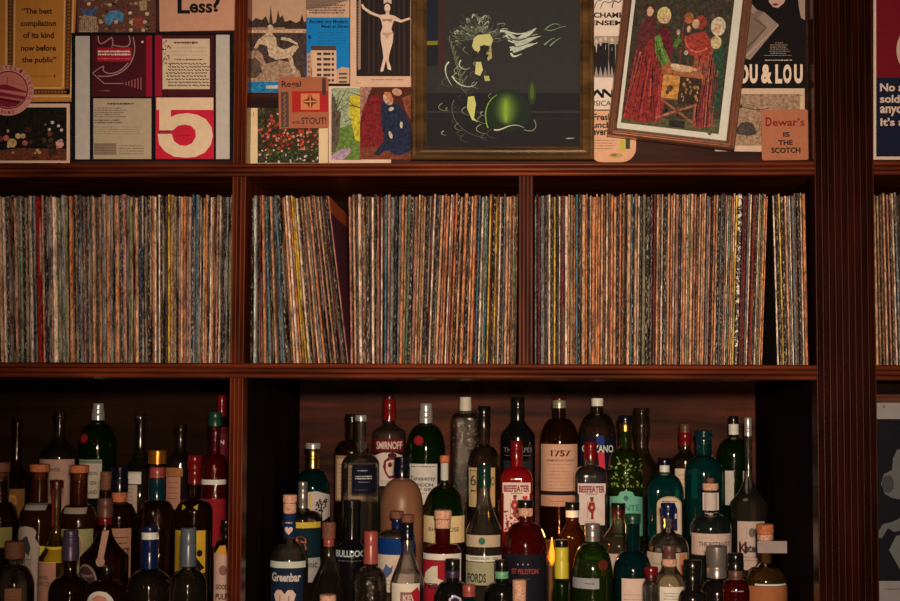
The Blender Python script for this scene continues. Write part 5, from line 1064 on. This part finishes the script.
def oo(d): d.rect(178, 529, 213.4, 590, (40, 28, 24), nx=12); d.rect(178, 529, 209.4, 571, (196, 142, 40), nx=12); d.ell(204.6, 551.4, 2.6, 3.4, (30, 20, 20)); d.poly([(199, 552), (205, 560), (209, 566), (203, 571), (197, 566)], (30, 20, 20)); d.ell(205, 577, 2, 3, (150, 110, 50)); d.ell(205, 577, 1.2, 2, (40, 28, 24))
bottle(195, 455, 37, R3, 'dark bottle with bright red capsule and yellow and black label', 'brown', (9, 44), 56, caps=((455, 469, 14.8, 'red'), (469, 484, 12.8, 'red')), labels=(('label', oo), ('bow', lambda d: (d.poly([(186, 503), (190.6, 506), (186.4, 509)], (170, 140, 30)), d.poly([(202, 503), (197.6, 506), (202, 509)], (170, 140, 30))))))
bottle(215.4, 412, 26, RR4, 'cut glass decanter bottle with dark stopper, white rim band and red body', 'dkred', (11, 42), 54, caps=((412, 426, 13.6, 'dkgreen'),), labels=(('rim_band', lambda d: d.rect(202.6, 479, 228, 484, (200, 196, 188), nx=12)), lab(203, 498, 228, 545, (130, 24, 26))), emb=.6)
bottle(57, 480, 33, R2, 'slender amber bottle with a dark red seal down its neck and peach label', 'straw', (9.6, 50), 76, 'bell', caps=((480, 488, 13.6, 'dkred'),), labels=(ltext(40.4, 62.6, 561, 640, (184, 122, 94), (('LANDE', 43, 55, 574, 577.6), ('AGRICOLE', 42, 60, 580, 584))), ('neck_seal', lambda d: d.rect(52.4, 489, 56, 526, (120, 30, 24), nx=3)), ('lit_liquid_band', lambda d: (d.rect(41.6, 546, 73, 561, (214, 176, 52), nx=14)))), fill=541)  # yellow band paints the glow of backlit liquid
def frang(d):
    d.ell(93, 581, 13, 19, (150, 116, 98), n=30); d.ell(93, 581, 11, 17, (74, 46, 38), n=30); d.text('Sapori', 87, 101, 571, 576, (180, 150, 130), .0); d.scribble(86, 100, 580, 592, 3, (150, 116, 96), .7)
def knit(d):
    for i in range(5):
        for j in range(6): d.ell(99.6 + j*2.5 + (i % 2)*1.2, 499 + i*3.8, .9, 1.3, (196, 150, 116), True, 6)
bottle(106, 471.6, 48, R2, 'brown bottle with woven rope collar, wax top and round label', 'brown', (12.6, 56), 84, 'bell', caps=((471.6, 490, 11, 'dkcork'), (490, 498, 8, 'dkcork'), (498, 517, 15.4, 'brown'), (517, 524, 14, 'red')), labels=(('label', frang), ('neck_label', lambda d: (d.rect(105.6, 530, 111.6, 556, (186, 130, 104), nx=3), d.ell(108.6, 559, 4.4, 5, (170, 120, 96)))) , ))
def pinkb(d): d.rect(216, 552, 238, 640, (190, 140, 116), nx=10); d.poly([(217, 553), (222, 545), (228, 544), (230, 553)], (196, 130, 40)); d.ell(226, 569, 4, 5, (130, 84, 70)); d.text('GOOD', 218.6, 231, 583, 588, (50, 34, 32), .03); d.text('PULP', 218.6, 231, 592, 598, (50, 34, 32), .03)
bottle(226, 520, 24, R2, 'bottle with rose label and yellow patch squeezed beside the divider', 'dkamber', (9, 20), 30, caps=((520, 530, 10, 'black'),), labels=(('label', pinkb),))
bottle(71, 530, 42, R1, 'black-shouldered bottle with a dull purple metal cap', 'dkamber', (13, 46), 62, caps=((530, 536.6, 15, 'dkpurple'), (536.6, 560, 16.4, 'dkpurple')))
bottle(15, 541, 40, R1, 'clear round bottle with wide dark wooden stopper in the left corner', 'smoke', (12.6, 24), 46, caps=((541, 558.6, 20.4, 'dkcork'),), labels=(lab(12.6, 586, 28, 640, (140, 84, 56), lines(15, 26, 592, 602, 3, (84, 50, 36))),))
bottle(150, 526, 46, R1, 'round clear bottle with long royal blue capsule and white ring', 'smoke', (14, 44), 62, caps=((526, 532, 16.4, 'blue'), (532, 539, 16.4, 'white'), (539, 569, 16.8, 'blue')))
bottle(188.6, 528, 38, R0, 'smoky bottle with grey-blue neck sleeve beside the royal blue capsule', 'smoke', (13, 42), 58, caps=((528, 566, 15.6, 'grey'),))
def shiny(d): d.ell(106, 602, 14, 13.6, (214, 186, 160), n=30); d.ell(106, 603, 10.6, 10.4, (170, 166, 160), n=30); d.poly([(98, 596), (104, 592), (112, 594), (114, 600), (104, 602)], (200, 120, 90))
bottle(107, 566, 44, R0, 'dark bottle with a bright oval silver and cream emblem at the bottom', 'dkamber', (12, 14), 24, caps=((566, 574, 13, 'black'),), labels=(('label', shiny),))
# candle lantern added as the source of the orange glow between the bottles
rt = empty('added_candle_holder', (W(552, 545, .27).x, .282, stepz(.27) + .0006), 'amber glass candle holder added to give the orange glow between the front bottles', 'candle')
bm = bmesh.new()
def cyl(bm, r0, r1, z0, z1, seg=28):
    a = [bm.verts.new((r0*math.cos(2*PI*i/seg), r0*math.sin(2*PI*i/seg), z0)) for i in range(seg)]; b_ = [bm.verts.new((r1*math.cos(2*PI*i/seg), r1*math.sin(2*PI*i/seg), z1)) for i in range(seg)]
    for i in range(seg): bm.faces.new((a[i], a[(i+1) % seg], b_[(i+1) % seg], b_[i]))
    return a, b_
a, b_ = cyl(bm, .010, .011, .0, .24); bm.faces.new(a[::-1]); c_, e_ = cyl(bm, .011, .0095, .24, .24); f_, g_ = cyl(bm, .0095, .009, .24, .006); bm.faces.new(g_)
bmesh.ops.remove_doubles(bm, verts=bm.verts[:], dist=1e-6)
finish(bm, 'glass_tube', [glass(GL['straw'])], rt, (0, 0, 0), True)
bm = bmesh.new(); a, b_ = cyl(bm, .0085, .0085, .0065, .19); bm.faces.new(a[::-1]); bm.faces.new(b_)
finish(bm, 'candle', [solid((206, 150, 100), .5, name='wax')], rt, (0, 0, 0), True)
cl_ = bpy.data.lights.new('added_candle_light', 'POINT'); cl_.energy = .22; cl_.color = (1, .36, .07); cl_.shadow_soft_size = .012
co_ = bpy.data.objects.new('added_candle_light', cl_); COL.objects.link(co_); co_.location = rt.location + Vector((0, -.004, .262))
fm, nt, bb = newmat('flame'); bb.inputs['Base Color'].default_value = (1, .3, .05, 1); bb.inputs['Emission Color'].default_value = (1, .26, .03, 1); bb.inputs['Emission Strength'].default_value = 5
bm = bmesh.new(); prev = None
for z, r in ((.191, .001), (.197, .0045), (.205, .0066), (.216, .0054), (.230, .0026), (.246, .0004)):
    ring_ = [bm.verts.new((r*math.cos(2*PI*i/14), r*math.sin(2*PI*i/14), z)) for i in range(14)]
    if prev:
        for i in range(14): bm.faces.new((prev[i], prev[(i+1) % 14], ring_[(i+1) % 14], ring_[i]))
    else: bm.faces.new(ring_[::-1])
    prev = ring_
bm.faces.new(prev); finish(bm, 'flame', [fm], rt, (0, 0, 0), True)
# neighbours on one step must not run into each other
import itertools
for (o1, x1, w1, y1), (o2, x2, w2, y2) in itertools.combinations(STOCK, 2):
    r1, r2 = w1*mpp(y1)/2, w2*mpp(y2)/2; dd = (o1.location - o2.location).xy.length
    if dd < r1 + r2 - .0005: print('CLASH', round(dd - r1 - r2, 4), o1['label'][:40], '|', o2['label'][:40])
# ------------------------------------------------------------------ light
ld = bpy.data.lights.new('room_spot', 'SPOT'); ld.energy = 295; ld.color = LAMP; ld.spot_size = math.radians(52); ld.spot_blend = 1.0; ld.shadow_soft_size = .05
lo = bpy.data.objects.new('room_spot', ld); COL.objects.link(lo); lo.location = (.05, -2.85, CAM.z + .17)
tgt = W(520, 275, 0); lo.rotation_euler = (tgt - lo.location).to_track_quat('-Z', 'Y').to_euler()
ad = bpy.data.lights.new('streak_light', 'AREA'); ad.shape = 'RECTANGLE'; ad.size = .014; ad.size_y = 1.3; ad.energy = 7; ad.color = (1, .72, .5)  # strip light added behind the camera for vertical streaks on the bottles
ao = bpy.data.objects.new('streak_light', ad); COL.objects.link(ao); ao.location = (.14, -2.9, CAM.z - .45); ao.rotation_euler = (PI/2, 0, 0)
for x_, y_, z_ in ((-1.3, -2.6, CAM.z + .5), (1.1, -3.2, CAM.z - .3)):
    bd = bpy.data.lights.new('glint_light', 'POINT'); bd.energy = 3; bd.color = (1, .66, .4); bd.shadow_soft_size = .05  # unseen point lights added for extra glints on the glass
    bo = bpy.data.objects.new('glint_light', bd); COL.objects.link(bo); bo.location = (x_, y_, z_)
w = bpy.data.worlds.new('world'); S.world = w; w.use_nodes = True
w.node_tree.nodes['Background'].inputs['Color'].default_value = (1, .75, .6, 1); w.node_tree.nodes['Background'].inputs['Strength'].default_value = .012
S.view_settings.view_transform = 'Standard'; S.view_settings.look = 'None'; S.view_settings.gamma = 1; S.view_settings.exposure = 0
S.cycles.caustics_reflective = False; S.cycles.caustics_refractive = False; S.cycles.sample_clamp_indirect = 2.0
